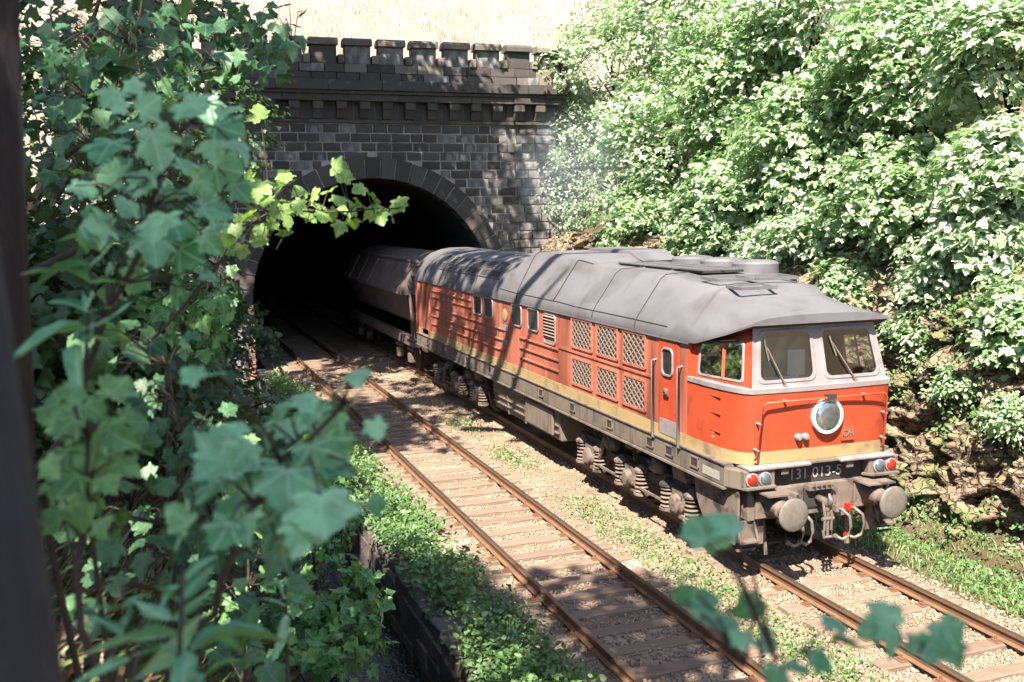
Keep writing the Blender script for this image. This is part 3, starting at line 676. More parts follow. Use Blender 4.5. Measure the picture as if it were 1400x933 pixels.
# air intake louvre panels near the rear, both sides
for s in (-1, 1):
    for k in range(7):
        y0 = 11.25+k*.82; y1 = y0+.74
        for i0, t0, i1, t1 in ((3, .25, 4, .0), (4, .0, 5, .0)):
            if i0 == 3: lv = None
            A, B, C, E_ = on_roof(rear, y1, i0, t0, s), on_roof(rear, y0, i0, t0, s), on_roof(rear, y0, i1, t1, s), on_roof(rear, y1, i1, t1, s)
            nn = (B-A).cross(E_-A).normalized(); nn = nn if nn.z > 0 else -nn
            mb = MB(); mb.add([p+nn*.02 for p in (A, B, C, E_)], [(0, 1, 2, 3)]); lv = P_('louvre_panel', mb, 'dark', roof)
            mb = MB()
            for j in range(5):
                t = (j+.5)/5; mb.bar(lerp(A, E_, t)+nn*.025, lerp(B, C, t)+nn*.025, .024, .012)
            for p, q in ((A, B), (B, C), (C, E_), (E_, A)): mb.bar(p+nn*.02, q+nn*.02, .035, .03)
            P_('louvre_slat', mb, 'roof', lv)
# raised box and fan gear on top
mb = MB(); mb.prism([(.10, 9.3, 4.47), (.16, 9.0, 4.60), (.16, 6.9, 4.60), (.10, 6.2, 4.40)], (.85, 0, 0)); P_('roof_box', mb, 'roof', roof, bevel=.03)
for y0, y1 in ((5.2, 6.2), (4.05, 5.05), (2.9, 3.9)):
    mb = MB(); mb.bx(-.42, .42, y0, y1, 4.335, 4.375); fr = P_('fan_grille', mb, 'dark', roof)
    mb = MB()
    for q in np.linspace(y0+.06, y1-.06, 9): mb.bx(-.40, .40, q-.014, q+.014, 4.376, 4.392)
    for xx in (-.42, .0, .42): mb.bx(xx-.03, xx+.03, y0-.02, y1+.02, 4.377, 4.40)
    P_('grille_bar', mb, 'roof', fr)
    mb = MB(); mb.lathe((.98, (y0+y1)/2, 4.15), (0, 0, 1), [(.42, 0), (.42, .30), (.38, .34), (.25, .36), (0, .365)], 24); P_('fan_hood', mb, 'roof', roof, smooth='auto')
for (x0, x1, y0, y1) in ((-.75, -.1, 1.75, 2.3), (-.05, .7, 1.7, 2.25), (-.75, -.1, 1.1, 1.5)):
    mb = MB(); zt = 4.31 if y0 > 1.6 else 4.235
    for a, b in (((x0, y0), (x1, y0)), ((x1, y0), (x1, y1)), ((x1, y1), (x0, y1)), ((x0, y1), (x0, y0))): mb.bar((a[0], a[1], zt-(2.3-a[1])*.03), (b[0], b[1], zt-(2.3-b[1])*.03), .05, .05)
    P_('roof_hatch_rim', mb, 'roof', roof)
# seams on roof
def roofpt(y, k, lift=.006):
    for (ya, pa), (yb, pb_) in zip(stn[:-1], stn[1:]):
        if yb <= y <= ya:
            pr = blend(pa, pb_, (ya-y)/(ya-yb)); i = min(int(k), 6); q = on_roof(pr, y, i, k-i, -1, lift); return q+Vector((-lift, 0, 0))
mb = MB(); mb.tube([roofpt(y, 2.3) for y in np.linspace(10.9, 2.2, 60)], .007, 5); mb.tube([roofpt(7.3-.12*(k-2.3), k) for k in np.linspace(2.3, 5.2, 20)]+[roofpt(6.9-.5*t, 5.2+.5*t) for t in np.linspace(.1, 1, 8)], .011, 5)
P_('roof_seam', mb, 'dark', roof)
for ys_ in (3.35, 5.2, 9.55, 12.9, 14.6, 16.3, 17.9): P_('roof_seam', MB().tube([roofpt(ys_, k) for k in np.linspace(1.2, 7.0, 24)], .009, 5), 'dark', roof)
gt = MB()
for s in (-1, 1): gt.bx(s*1.465-.025, s*1.465+.025, 1.45, LEN, 3.325, 3.345)
P_('rain_gutter', gt, 'roof', roof)
# exhaust
mb = MB(); mb.lathe((.0, 10.9, 4.25), (0, 0, 1), [(.16, 0), (.16, .18), (.13, .18), (.13, .05), (0, .05)], 16); P_('exhaust_stack', mb, 'dark', roof, smooth='auto')
# --- side details (both sides)
def sidewin(s, y0, y1, z0, z1, name='engine_room_window', rimm='trimgrey'):
    X = s*(HB+.002); A, B, C, E_ = (X, y1, z0), (X, y0, z0), (X, y0, z1), (X, y1, z1)
    if s > 0: A, B, C, E_ = B, A, E_, C
    A, B, C, E_ = map(Vector, (A, B, C, E_)); f = lambda u, v: lerp(lerp(A, B, u), lerp(E_, C, u), v); nr = (B-A).cross(E_-A).normalized()
    return window(f, nr, (.02, .98, .02, .98), loco, (y1-y0, z1-z0), .02, .09, rimm, 'darkglass', name, .025)
def ribs(s, zs, y0, y1):
    for z in zs: P_('side_rib', MB().bx(s*(HB+.001), s*(HB+.032), y0, y1, z-.022, z+.022), 'trimgrey' if False else 'red_side', bevel=.008)
for s in (-1, 1):
    for y0, y1 in ((12.25, 13.0), (11.35, 12.05), (9.25, 9.95), (8.15, 8.85)): sidewin(s, y0, y1, 2.80, 3.30)
    # louvre
    lw = sidewin(s, 7.15, 7.85, 2.62, 3.27, 'louvre_frame')
    for k in range(7): P_('louvre_slat', MB().box((s*(HB+.03), 7.5, 2.80+k*.068), (.045, .62, .02), Matrix.Rotation(s*.5, 3, 'Y')), 'grille', lw)
    P_('louvre_plate', MB().bx(s*(HB+.006), s*(HB+.012), 7.18, 7.82, 2.64, 2.79), 'grille', lw)
    ribs(s, (3.12, 2.93), 13.2, 17.3); ribs(s, (2.62, 2.36, 2.11), 10.5, 17.3); ribs(s, (2.56, 2.33, 2.10), 7.0, 9.4)
    P_('side_rib', MB().bx(s*(HB+.001), s*(HB+.02), 2.75, 7.0, 2.60, 2.64), 'red_side')
    for z in (2.62, 2.36, 2.08): P_('side_rib', MB().bx(s*1.412, s*1.428, .55, 1.35, z-.012, z+.012), 'red', bevel=.005)
    # grilles: perforated mesh of crossing bars over a dark backing
    for z0, z1 in ((2.72, 3.30), (1.97, 2.50)):
        for y0, y1 in ((5.25, 6.25), (4.08, 5.02), (2.95, 3.85)):
            bk = P_('grille', MB().bx(s*(HB+.001), s*(HB+.006), y0, y1, z0, z1), 'dark')
            mb = MB(); W_, H_ = y1-y0, z1-z0; stp = .19; slope = 1.46
            for sg in (1, -1):
                c = -H_*slope if sg > 0 else 0; 
                cs = np.arange(-H_*slope-.2, W_+H_*slope+.2, stp)
                for c in cs:
                    # line y = c + sg*slope*z
                    pts = []
                    for zz in (0, H_):
                        yy = c+sg*slope*zz
                        pts.append((yy, zz))
                    (ya, za), (yb, zb_) = pts
                    if ya > yb: ya, za, yb, zb_ = yb, zb_, ya, za
                    if yb <= 0.02 or ya >= W_-.02: continue
                    if ya < 0: za = za+(zb_-za)*(0-ya)/(yb-ya); ya = 0
                    if yb > W_: zb_ = za+(zb_-za)*(W_-ya)/(yb-ya); yb = W_
                    if math.hypot(yb-ya, zb_-za) < .04: continue
                    mb.bar((s*(HB+.013+sg*.002), y0+ya, z0+za), (s*(HB+.013+sg*.002), y0+yb, z0+zb_), .008, .030)
            P_('grille_mesh', mb, 'grille', bk)
            mb = MB()
            for a, b in (((y0, z0), (y1, z0)), ((y1, z0), (y1, z1)), ((y1, z1), (y0, z1)), ((y0, z1), (y0, z0))): mb.bar((s*(HB+.012), *a), (s*(HB+.012), *b), .026, .04)
            P_('grille_frame', mb, 'red_side', bk)
    # door
    dr = P_('cab_door', MB().bx(s*(HB-.02), s*(HB+.014), 1.78, 2.48, 1.72, 3.28), 'red', bevel=.012)
    dw = sidewin(s, 1.95, 2.33, 2.72, 3.18, 'door_window'); dw.parent = dr; dw.location.x = s*.014
    P_('door_handle', MB().cyl((s*(HB+.01), 2.18, 2.46), (s*(HB+.07), 2.18, 2.46), .05, n=12).bx(s*(HB+.05), s*(HB+.07), 2.05, 2.2, 2.42, 2.45), 'steel', dr)
    P_('kick_plate', MB().bx(s*(HB+.013), s*(HB+.02), 1.84, 2.42, 1.72, 1.98), 'trimgrey', dr)
    for yy in (1.68, 2.58):
        mb = MB(); mb.tube([(s*(HB+.0), yy, 2.95), (s*(HB+.075), yy, 2.93), (s*(HB+.075), yy, 1.62), (s*(HB+.0), yy, 1.58)], .022, 8); P_('grab_rail', mb, 'trimgrey', smooth=True)
    # emblem disc and builder's plates
    P_('emblem_disc', MB().lathe((s*(HB+.001), 10.45, 2.98), (s, 0, 0), [(.15, 0), (.15, .012), (.12, .02), (0, .022)], 20), 'yellow')
    P_('number_plate', MB().bx(s*(HB+.001), s*(HB+.016), 10.25, 10.75, 2.60, 2.74), 'trimgrey'); P_('builder_plate', MB().bx(s*(HB+.001), s*(HB+.016), 10.3, 10.65, 2.26, 2.38), 'trimgrey')
    for z in (1.98, 2.06): P_('inspection_mark', MB().bx(s*1.408, s*1.420, .72, .88, z-.018, z+.018), 'yellow')
    # sill beam with pockets
    P_('sill_beam', MB().bx(s*1.30, s*1.475, .30, LEN-.05, 1.30, 1.655), 'sill', bevel=.015)
    P_('sill_flange', MB().bx(s*1.25, s*1.51, .30, LEN-.05, 1.265, 1.298), 'sill')
    P_('sill_flange', MB().bx(s*1.25, s*1.50, .30, LEN-.05, 1.628, 1.664), 'sill', bevel=.008)
    for yy in (1.2, 2.05, 2.75, 4.4, 6.2, 8.0, 9.8, 11.6, 13.6, 16.0, 17.8):
        mb = MB(); mb.bx(s*1.476, s*1.482, yy-.11, yy+.11, 1.41, 1.55); P_('sill_pocket', mb, 'dark')
        mb = MB()
        for a, b in (((yy-.13, 1.40), (yy+.13, 1.40)), ((yy+.13, 1.56), (yy-.13, 1.56)), ((yy-.12, 1.39), (yy-.12, 1.57)), ((yy+.12, 1.39), (yy+.12, 1.57))): mb.bar((s*1.485, *a), (s*1.485, *b), .02, .025)
        P_('pocket_rim', mb, 'sill')
    P_('data_panel', MB().bx(s*1.476, s*1.481, .45, .95, 1.37, 1.50), 'offwhite'); 
# rear end of the body: dark gangway door
P_('rear_door', MB().bx(-.35, .35, LEN, LEN+.03, 1.7, 3.3), 'dark')
mb = MB()
for s in (-1, 1): mb.bx(s*HB-.02*s, s*(HB+.02), 17.55, 17.62, 1.68, 3.34); mb.bx(s*HB-.02*s, s*(HB+.02), 18.9, LEN, 1.68, 3.34)
P_('body_pillar', mb, 'red_side')
for s in (-1, 1):
    P_('rear_cab_door', MB().bx(s*(HB+.001), s*(HB+.012), 17.75, 18.45, 1.7, 3.25), 'red_side')
# --- nose equipment
def fy(z): return -.025+.06-.10*((z-ZB)/(2.74-ZB))      # front face y at centre
mb = MB(); mb.tube([(-1.13, fy(1.75)-.0, 1.74), (-1.13, fy(1.8)-.05, 1.80), (-1.10, fy(2.55)-.06, 2.56), (-1.04, fy(2.62)-.06, 2.62), (1.04, fy(2.62)-.06, 2.62), (1.10, fy(2.55)-.06, 2.56), (1.13, fy(1.8)-.05, 1.80), (1.13, fy(1.75), 1.74)], .017, 8)
P_('front_handrail', mb, 'red', smooth=True)
for x, z in ((-1.13, 1.9), (-1.115, 2.3), (1.13, 1.9), (1.115, 2.3), (-.7, 2.62), (.7, 2.62)): P_('handrail_bracket', MB().cyl((x, fy(z)+.06, z), (x, fy(z)-.07, z), .02, n=8), 'trimgrey')
hl = (0.10, fy(2.33), 2.33)
hl = (0.06, fy(2.33), 2.33)
lampr = P_('headlight', MB().lathe(hl, (0, -1, 0), [(.27, -.02), (.28, .03), (.27, .06), (.235, .066), (.215, .05), (.21, .03)], 32), 'ringpaint', smooth='auto')
P_('reflector', MB().lathe((hl[0], hl[1]-.045, hl[2]), (0, 1, 0), [(.208, 0), (.16, .06), (.08, .1), (.0, .11)], 28), 'chrome', lampr, smooth=True)
P_('lens', MB().lathe((hl[0], hl[1]-.055, hl[2]), (0, -1, 0), [(.222, 0), (.21, .012), (.12, .035), (0, .042)], 28), 'lamplens', lampr, smooth=True)
P_('lamp_hinge', MB().bx(hl[0]-.06, hl[0]+.10, hl[1]-.12, hl[1]+.02, hl[2]+.27, hl[2]+.34), 'dark', lampr)
for x in (-.42, -.30): P_('socket_cover', MB().lathe((x-.0, fy(2.04)+.01, 2.04), (0, -1, 0), [(.055, 0), (.055, .06), (.04, .085), (0, .09)], 14), 'trimgrey', smooth='auto')
# monogram plate
mp = P_('monogram_plate', MB().bx(.36, .60, fy(2.02)-.012, fy(2.02)+.03, 1.91, 2.13), 'red', bevel=.006)
def text(body, name, m, loc, size, parent, extr=.006, rot=(R(90), 0, 0), spacing=1.0, shear=0):
    c = bpy.data.curves.new(name, 'FONT'); c.body = body; c.size = size; c.extrude = extr; c.align_x = 'CENTER'; c.align_y = 'CENTER'; c.space_character = spacing; c.shear = shear
    t = bpy.data.objects.new(name, c); COL.objects.link(t); bpy.context.view_layer.update()
    me = bpy.data.meshes.new_from_object(t.evaluated_get(bpy.context.evaluated_depsgraph_get())); bpy.data.objects.remove(t)
    me.materials.clear(); o = link(name, me, M[m], parent); o.location = loc; o.rotation_euler = rot; return o
text('DR', 'monogram', 'sill', (.48, fy(2.02)-.018, 2.02), .15, mp)
# front ledge
for x0, x1, zz in ((-1.30, -.22, 0), (.30, 1.30, 0)):
    mb = MB(); mb.bx(x0, x1, -.10, .30, 1.60, 1.655); P_('front_step', mb, 'trimgrey', bevel=.02)
P_('front_step', MB().bx(-.22, .30, -.04, .3, 1.612, 1.656), 'sill', bevel=.01)
for s in (-1, 1):
    P_('corner_sill', MB().prism([(s*1.475, .30, 1.30), (s*1.33, -.03, 1.30), (s*1.0, -.03, 1.30), (s*1.0, .30, 1.30)], (0, 0, .298)), 'sill', bevel=.02)
# number board
P_('number_board', MB().bx(-.98, .98, .10, .30, 1.28, 1.60), 'dark')
text('131 013-5', 'number', 'offwhite', (-.02, .090, 1.43), .235, loco, .004, spacing=1.0)
for x in (-.66, .50): P_('lamp_bracket', MB().bx(x-.06, x+.06, -.05, .10, 1.50, 1.58), 'sill')
# lamp clusters
for s in (-1, 1):
    c = P_('lamp_cluster', MB().prism([(s*1.38, -.02, 1.31), (s*1.36, -.14, 1.33), (s*.86, -.14, 1.33), (s*.80, .08, 1.31)], (0, 0, .05)).bx(s*.84, s*1.36, -.06, .1, 1.36, 1.60), 'sill', bevel=.012)
    for x, m in ((s*1.24, 'redlens'), (s*1.02, 'bluelens')):
        P_('lamp_rim', MB().lathe((x, -.055, 1.475), (0, -1, 0), [(.105, 0), (.108, .03), (.09, .035)], 20), 'trimgrey', c, smooth='auto')
        P_('lens', MB().lathe((x, -.085, 1.475), (0, -1, 0), [(.09, -.01), (.085, .012), (.05, .03), (0, .036)], 20), m, c, smooth=True)
# buffer beam
P_('buffer_beam', MB().bx(-1.22, 1.22, .06, .34, .80, 1.285), 'under', bevel=.015)
P_('coupler_pocket', MB().bx(-.26, .22, .03, .07, .92, 1.22), 'dark')
for x in (-.55, .40): P_('beam_plate', MB().bx(x-.17, x+.17, .03, .08, .72, 1.27), 'under', bevel=.01)
for s in (-1, 1):
    b = P_('buffer', MB().lathe((s*.875, .06, 1.05), (0, -1, 0), [(.19, 0), (.19, .05), (.135, .08), (.135, .36), (.12, .38), (.10, .39), (.10, .60)], 24), 'under', smooth='auto')
    P_('buffer_head', MB().lathe((s*.875, -.53, 1.05), (0, -1, 0), [(.08, -.02), (.20, .03), (.245, .055), (.248, .075), (.225, .09), (.12, .102), (0, .106)], 32), 'buffer', b, smooth=True)
    P_('buffer_base', MB().prism([(s*.875-.24, .055, .84), (s*.875+.24, .055, .84), (s*.875+.24, .055, 1.27), (s*.875-.24, .055, 1.27)], (0, -.05, 0)), 'under', b, bevel=.01)
    P_('foot_tread', MB().bx(s*.62, s*1.12, -.34, .03, 1.255, 1.28), 'under', b)
# hook and screw coupling
mb = MB(); mb.tube([(-.02, .05, 1.05), (-.02, -.14, 1.05), (-.02, -.26, 1.02), (-.02, -.31, 1.10), (-.02, -.26, 1.19)], [.06, .055, .05, .045, .02], 10); P_('coupling_hook', mb, 'steel', smooth=True)
mb = MB(); mb.bx(-.24, .20, -.06, .05, 1.20, 1.27)
for x in np.linspace(-.2, .16, 5): mb.bar((x, -.02, 1.24), (x+.05, -.10, 1.30), .03, .03)
P_('hook_guide', mb, 'steel')
cp = MB()
for x in (-.08, .04): cp.tube([(x, -.2, 1.05), (x, -.25, .85), (x, -.24, .62)], .022, 8)
cp.cyl((-.12, -.24, .80), (.08, -.24, .80), .03, n=10); cp.cyl((-.02, -.24, .90), (-.02, -.24, .52), .022, n=8); cp.tube([(-.1, -.24, .62), (-.09, -.25, .52), (.05, -.25, .52), (.06, -.24, .62)], .024, 8)
P_('screw_coupling', cp, 'steel', smooth='auto')
for x, sx in ((-.55, .10), (-.36, .08), (.30, .10), (.52, .12)):
    mb = MB(); mb.tube([(x, .04, .86), (x+sx*.3, -.12, .87), (x+sx, -.20, .78), (x+sx*1.2, -.22, .62), (x+sx*.7, -.22, .48), (x-sx*.2, -.2, .43), (x-sx, -.18, .47)], .026, 8); h_ = P_('brake_hose', mb, 'steel', smooth=True)
    P_('hose_cock', MB().box((x, -.02, .87), (.09, .1, .1)).cyl((x-sx, -.18, .47), (x-sx*1.5, -.17, .50), .035, n=8), 'under' if x < .5 else 'redlens', h_)
# pilot plates, steps, rail guards
for s in (-1, 1):
    poly = [(s*1.36, .12, 1.27), (s*1.36, .12, .42), (s*1.36, .75, .42)]+[(s*1.36, .80+.62*math.sin(a)*1.0, 1.27-.78*math.cos(a)) for a in [R(q) for q in (0, 15, 30, 45, 60, 75, 90)]]
    pp = P_('pilot_plate', MB().prism(poly, (-s*.04, 0, 0)), 'under')
    P_('pilot_plate_front', MB().bx(s*.92, s*1.36, .10, .14, .42, .80), 'under')
    st_ = MB(); st_.bx(s*1.08, s*1.40, -.05, .12, .50, .53); st_.bx(s*1.08, s*1.40, .05, .09, .36, .39); st_.bar((s*1.09, .1, .8), (s*1.09, -.03, .5), .03, .03); st_.bar((s*1.39, .1, .8), (s*1.39, -.03, .5), .03, .03); P_('step_iron', st_, 'under')
    gd = MB(); gd.bar((s*.75, .42, .8), (s*.75, .30, .16), .06, .05); P_('rail_guard', gd, 'under')
P_('floor_pan', MB().bx(-1.25, 1.25, .34, LEN-.1, 1.20, 1.30), 'dark')
# underfloor tank and boxes
mb = MB(); mb.prism([(-1.36, 7.25, .98), (-1.30, 7.25, .52), (1.30, 7.25, .52), (1.36, 7.25, .98), (1.36, 7.25, 1.2), (-1.36, 7.25, 1.2)], (0, 4.5, 0)); tank = P_('fuel_tank', mb, 'sill', bevel=.03)
for s in (-1, 1):
    for yy in (8.3, 9.4, 10.6): P_('tank_rib', MB().bar((s*1.37, yy, 1.18), (s*1.325, yy, .52), .05, .04), 'sill', tank)
    for zz in (.70, .86, 1.02): P_('tank_strap', MB().bx(s*1.33, s*1.375, 7.3, 11.7, zz-.012, zz+.012), 'sill', tank)
    P_('battery_box', MB().bx(s*1.36, s*1.42, 7.5, 9.2, .62, 1.16), 'sill', tank, bevel=.02)
# bogies
def bogie(yc):
    b = MB()
    for s in (-1, 1):
        pts = [(-2.55, .72), (-2.5, .90), (-1.3, .92), (-.95, .78), (.95, .78), (1.3, .92), (2.5, .90), (2.55, .72), (2.2, .62), (-2.2, .62)]
        b.prism([(s*1.08, yc+y, z) for y, z in pts], (s*.10, 0, 0))
    b.bx(-1.0, 1.0, yc-.3, yc+.3, .55, .9)
    bo = P_('bogie', b, 'dark', bevel=.015)  # near-black frame and wheels: shade under the body put into the colour
    for dy in (-1.85, 0, 1.85):
        for s in (-1, 1):
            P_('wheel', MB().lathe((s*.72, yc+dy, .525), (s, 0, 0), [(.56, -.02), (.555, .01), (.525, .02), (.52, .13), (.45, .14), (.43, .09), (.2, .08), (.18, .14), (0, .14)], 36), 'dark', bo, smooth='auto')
            P_('axle_box', MB().lathe((s*1.10, yc+dy, .525), (s, 0, 0), [(.19, 0), (.19, .16), (.165, .20), (.165, .24), (.12, .27), (0, .275)], 18).bx(s*1.10, s*1.28, yc+dy-.17, yc+dy+.17, .60, .76), 'under', bo, smooth='auto')
            for q in (-.42, .42):
                sp_ = MB()
                for k in range(5): sp_.lathe((s*1.22, yc+dy+q, .36+k*.075), (0, 0, 1), [(.11, 0), (.135, .022), (.11, .045)], 14)
                P_('coil_spring', sp_, 'under', bo, smooth='auto')
                P_('spring_seat', MB().lathe((s*1.22, yc+dy+q, .31), (0, 0, 1), [(.15, 0), (.15, .04), (.07, .05)], 14), 'under', bo); P_('spring_cap', MB().lathe((s*1.22, yc+dy+q, .735), (0, 0, 1), [(.15, 0), (.15, .045), (.08, .09), (.05, .13), (0, .13)], 14), 'under', bo)
            P_('equaliser', MB().bar((s*1.22, yc+dy-.55, .33), (s*1.22, yc+dy+.55, .33), .12, .06), 'under', bo)
            P_('brake_block', MB().box((s*.78, yc+dy+.66, .55), (.10, .09, .34), Matrix.Rotation(.12, 3, 'X')).bar((s*.82, yc+dy+.7, .95), (s*.82, yc+dy+.68, .4), .04, .05), 'under', bo)
    for s in (-1, 1):
        for dy in (-1.15, .75):
            P_('brake_cylinder', MB().lathe((s*1.2, yc+dy, .98), (0, 1, 0), [(.05, -.08), (.13, 0), (.14, .22), (.11, .26), (.03, .27), (.03, .52)], 16).bx(s*1.08, s*1.3, yc+dy+.05, yc+dy+.16, .86, 1.12), 'under', bo, smooth='auto')
        P_('damper', MB().cyl((s*1.26, yc+1.35, .62), (s*1.26, yc+1.0, 1.18), .05, n=10).cyl((s*1.26, yc+1.42, .50), (s*1.26, yc+1.2, .85), .028, n=8), 'under', bo)
        P_('sand_pipe', MB().tube([(s*1.15, yc-2.3, 1.15), (s*1.15, yc-2.45, .8), (s*1.0, yc-2.35, .3), (s*.78, yc-2.3, .12)], .025, 7), 'under', bo, smooth=True)
        P_('sand_box', MB().prism([(s*1.05, yc-2.2, 1.22), (s*1.34, yc-2.2, 1.22), (s*1.30, yc-2.2, .95), (s*1.1, yc-2.2, .92)], (0, .45, 0)), 'under', bo, bevel=.02)
        P_('tie_rod', MB().bar((s*1.3, yc-1.5, .46), (s*1.3, yc+1.5, .46), .03, .04), 'under', bo)
bogie(4.0); bogie(15.3)

# ------------------------------------------------------------------ freight wagon behind the locomotive
wg = empty('hopper_wagon', (D, YF+LEN+1.25, 0), 'dark covered hopper wagon coupled behind the locomotive, half inside the tunnel', 'freight wagon')
WL = 11.5
def W_(name, mb, m, smooth=False, bevel=0, parent=None): return mb.build(name, M[m], parent or wg, smooth, bevel)
sec = [(-1.05, 1.75), (-1.40, 2.68), (-1.40, 2.74), (1.40, 2.74), (1.40, 2.68), (1.05, 1.75)]
rs = [[Vector((x, yy, z)) for x, z in sec] for yy in (.95, WL-.95)]
rs[0] = [Vector((x, .95 if z < 2 else .35, z)) for x, z in sec]; rs[1] = [Vector((x, WL-.95 if z < 2 else WL-.35, z)) for x, z in sec]
mb = MB(); mb.rings(rs); hb = W_('hopper_body', mb, 'wagon')
rp = [(-1.56, 2.72), (-1.54, 2.84), (-1.06, 3.72), (-.98, 3.80), (-.3, 4.08), (.3, 4.08), (.98, 3.80), (1.06, 3.72), (1.54, 2.84), (1.56, 2.72)]
mb = MB(); mb.rings([[Vector((x, yy, z)) for x, z in rp] for yy in (.3, 1.4, WL-.3)]); rf = W_('roof', mb, 'wagon')
for s in (-1, 1):
    W_('roof_rail', MB().bar((s*1.02, .22, 3.83), (s*1.02, WL-.2, 3.83), .08, .08), 'wagon', parent=rf)
    for yy in np.arange(.4, WL, 1.9): W_('roof_rib', MB().bar((s*1.55, yy, 2.84), (s*1.075, yy, 3.72), .05, .05), 'wagon', parent=rf)
    W_('end_post', MB().bar((s*1.2, .32, 1.2), (s*1.28, .33, 3.0), .09, .09), 'under')
    W_('ladder', MB().bar((s*1.0, .18, .7), (s*1.36, .16, 3.05), .04, .04).bar((s*.7, .18, .8), (s*1.02, .16, 3.05), .04, .04), 'steel')
    W_('frame_beam', MB().bx(s*1.0, s*1.25, .1, WL-.1, .95, 1.25), 'wagon')
    b = W_('buffer', MB().lathe((s*.875, .1, 1.05), (0, -1, 0), [(.17, 0), (.13, .06), (.12, .3), (.22, .5), (.24, .56), (.2, .6), (0, .61)], 20), 'under', smooth='auto')
    for yy in (1.2, 3.0, WL-3.0, WL-1.2):
        w2 = W_('wheel', MB().lathe((s*.72, yy, .47), (s, 0, 0), [(.5, -.02), (.47, .02), (.46, .13), (.2, .08), (0, .1)], 24), 'dark', smooth='auto')
        W_('axle_box', MB().box((s*1.05, yy, .47), (.22, .3, .3)).box((s*1.05, yy, .75), (.12, .9, .1)), 'under')
W_('end_platform', MB().bx(-1.3, 1.3, .05, .95, 1.18, 1.25), 'wagon'); W_('end_rail', MB().tube([(-1.2, .1, 1.25), (-1.2, .1, 2.1), (1.2, .1, 2.1), (1.2, .1, 1.25)], .02, 6), 'steel')
for k, z in enumerate((3.35, 3.7)): W_('end_shelf', MB().bx(-1.25+.2*k, 1.25-.2*k, .16, .3, z, z+.05), 'steel')

# ------------------------------------------------------------------ leaves
def leaf_tmpl(half, cy=.35, fold=.16, droop=.22, pleat=.0):
    """half outline (right side, base to tip) -> vertices and triangles of one leaf, unit length"""
    pts = [(0, 0)]+half+[(-x, y) for x, y in half[:-1]][::-1]
    P = [(0, cy)]+pts; rr_ = [math.hypot(x, y-cy) for x, y in P]; av = sum(rr_[1:])/len(pts)
    V = np.array([(x, y, fold*abs(x)-droop*y*y-.10*x*x-pleat*(r-av)*(i > 0)) for i, ((x, y), r) in enumerate(zip(P, rr_))]); n = len(pts)
    return V, np.array([(0, 1+i, 1+(i+1) % n) for i in range(n)])
MAPLE = leaf_tmpl([(.11, -.09), (.22, -.14), (.34, -.10), (.46, -.07), (.47, .02), (.44, .08), (.41, .15), (.50, .19), (.55, .28), (.66, .36), (.67, .48), (.54, .47), (.46, .54), (.38, .56), (.40, .65), (.34, .75), (.25, .78), (.18, .88), (.09, .91), (0, 1.0)], pleat=.30)
MAPLE_LO = leaf_tmpl([(.40, -.08), (.34, .15), (.63, .40), (.31, .53), (.22, .80), (0, 1.02)], pleat=.25)
OVAL = leaf_tmpl([(.22, .12), (.34, .42), (.22, .78), (0, 1.0)], .45, .25, .25)
LANCE = leaf_tmpl([(.06, .08), (.135, .32), (.125, .58), (.06, .82), (0, 1.0)], .45, .5, .45)
BLADE = (np.array([(-.035, 0, 0), (.035, 0, 0), (.028, .5, .04), (-.028, .5, .04), (0, 1, -.10)]), np.array([(0, 1, 2), (0, 2, 3), (3, 2, 4)]))
def unit(a): return a/np.maximum(np.linalg.norm(a, axis=-1, keepdims=True), 1e-9)
def frames(Nrm, Tip):
    n = unit(Nrm); t = Tip-(Tip*n).sum(-1, keepdims=True)*n; t = unit(t); x = np.cross(t, n); return np.stack([x, t, n], -1)
def leafmesh(name, P, Nrm, Tip, size, tmpl, m, parent=None):
    V, F = tmpl; P = np.asarray(P, float); Rm = frames(np.asarray(Nrm, float), np.asarray(Tip, float)); sc = np.asarray(size, float); n = len(P)
    W = np.repeat(V[None], n, 0); W[:, :, 2] *= rng.uniform(-.4, 2.2, n)[:, None]; W[:, :, 0] *= rng.uniform(.8, 1.12, n)[:, None]
    W[:, :, 2] += rng.normal(size=n)[:, None]*.18*V[None, :, 0]*V[None, :, 1]; W += rng.normal(size=W.shape)*.018
    A = np.einsum('nij,nkj->nki', Rm, W)*sc[:, None, None]+P[:, None, :]; k = len(V)
    return npmesh(name, A.reshape(-1, 3), (F[None]+(np.arange(n)*k)[:, None, None]).reshape(-1, 3), M[m], parent, uv=np.tile(V[:, :2], (n, 1)))
TOCAM = np.array(-fwd)
def branchy(pts, r0, r1, n=7): 
    k = len(pts); return MB().tube(pts, [r0+(r1-r0)*i/(k-1) for i in range(k)], n)
def wob(a, b, k=5, amp=.06):
    a = Vector(a); b = Vector(b); L = (b-a).length; out = []
    for i in range(k+1):
        t = i/k; s = math.sin(math.pi*t); out.append(lerp(a, b, t)+Vector((random.uniform(-1, 1), random.uniform(-1, 1), random.uniform(-.3, 1)))*amp*L*s)
    return out
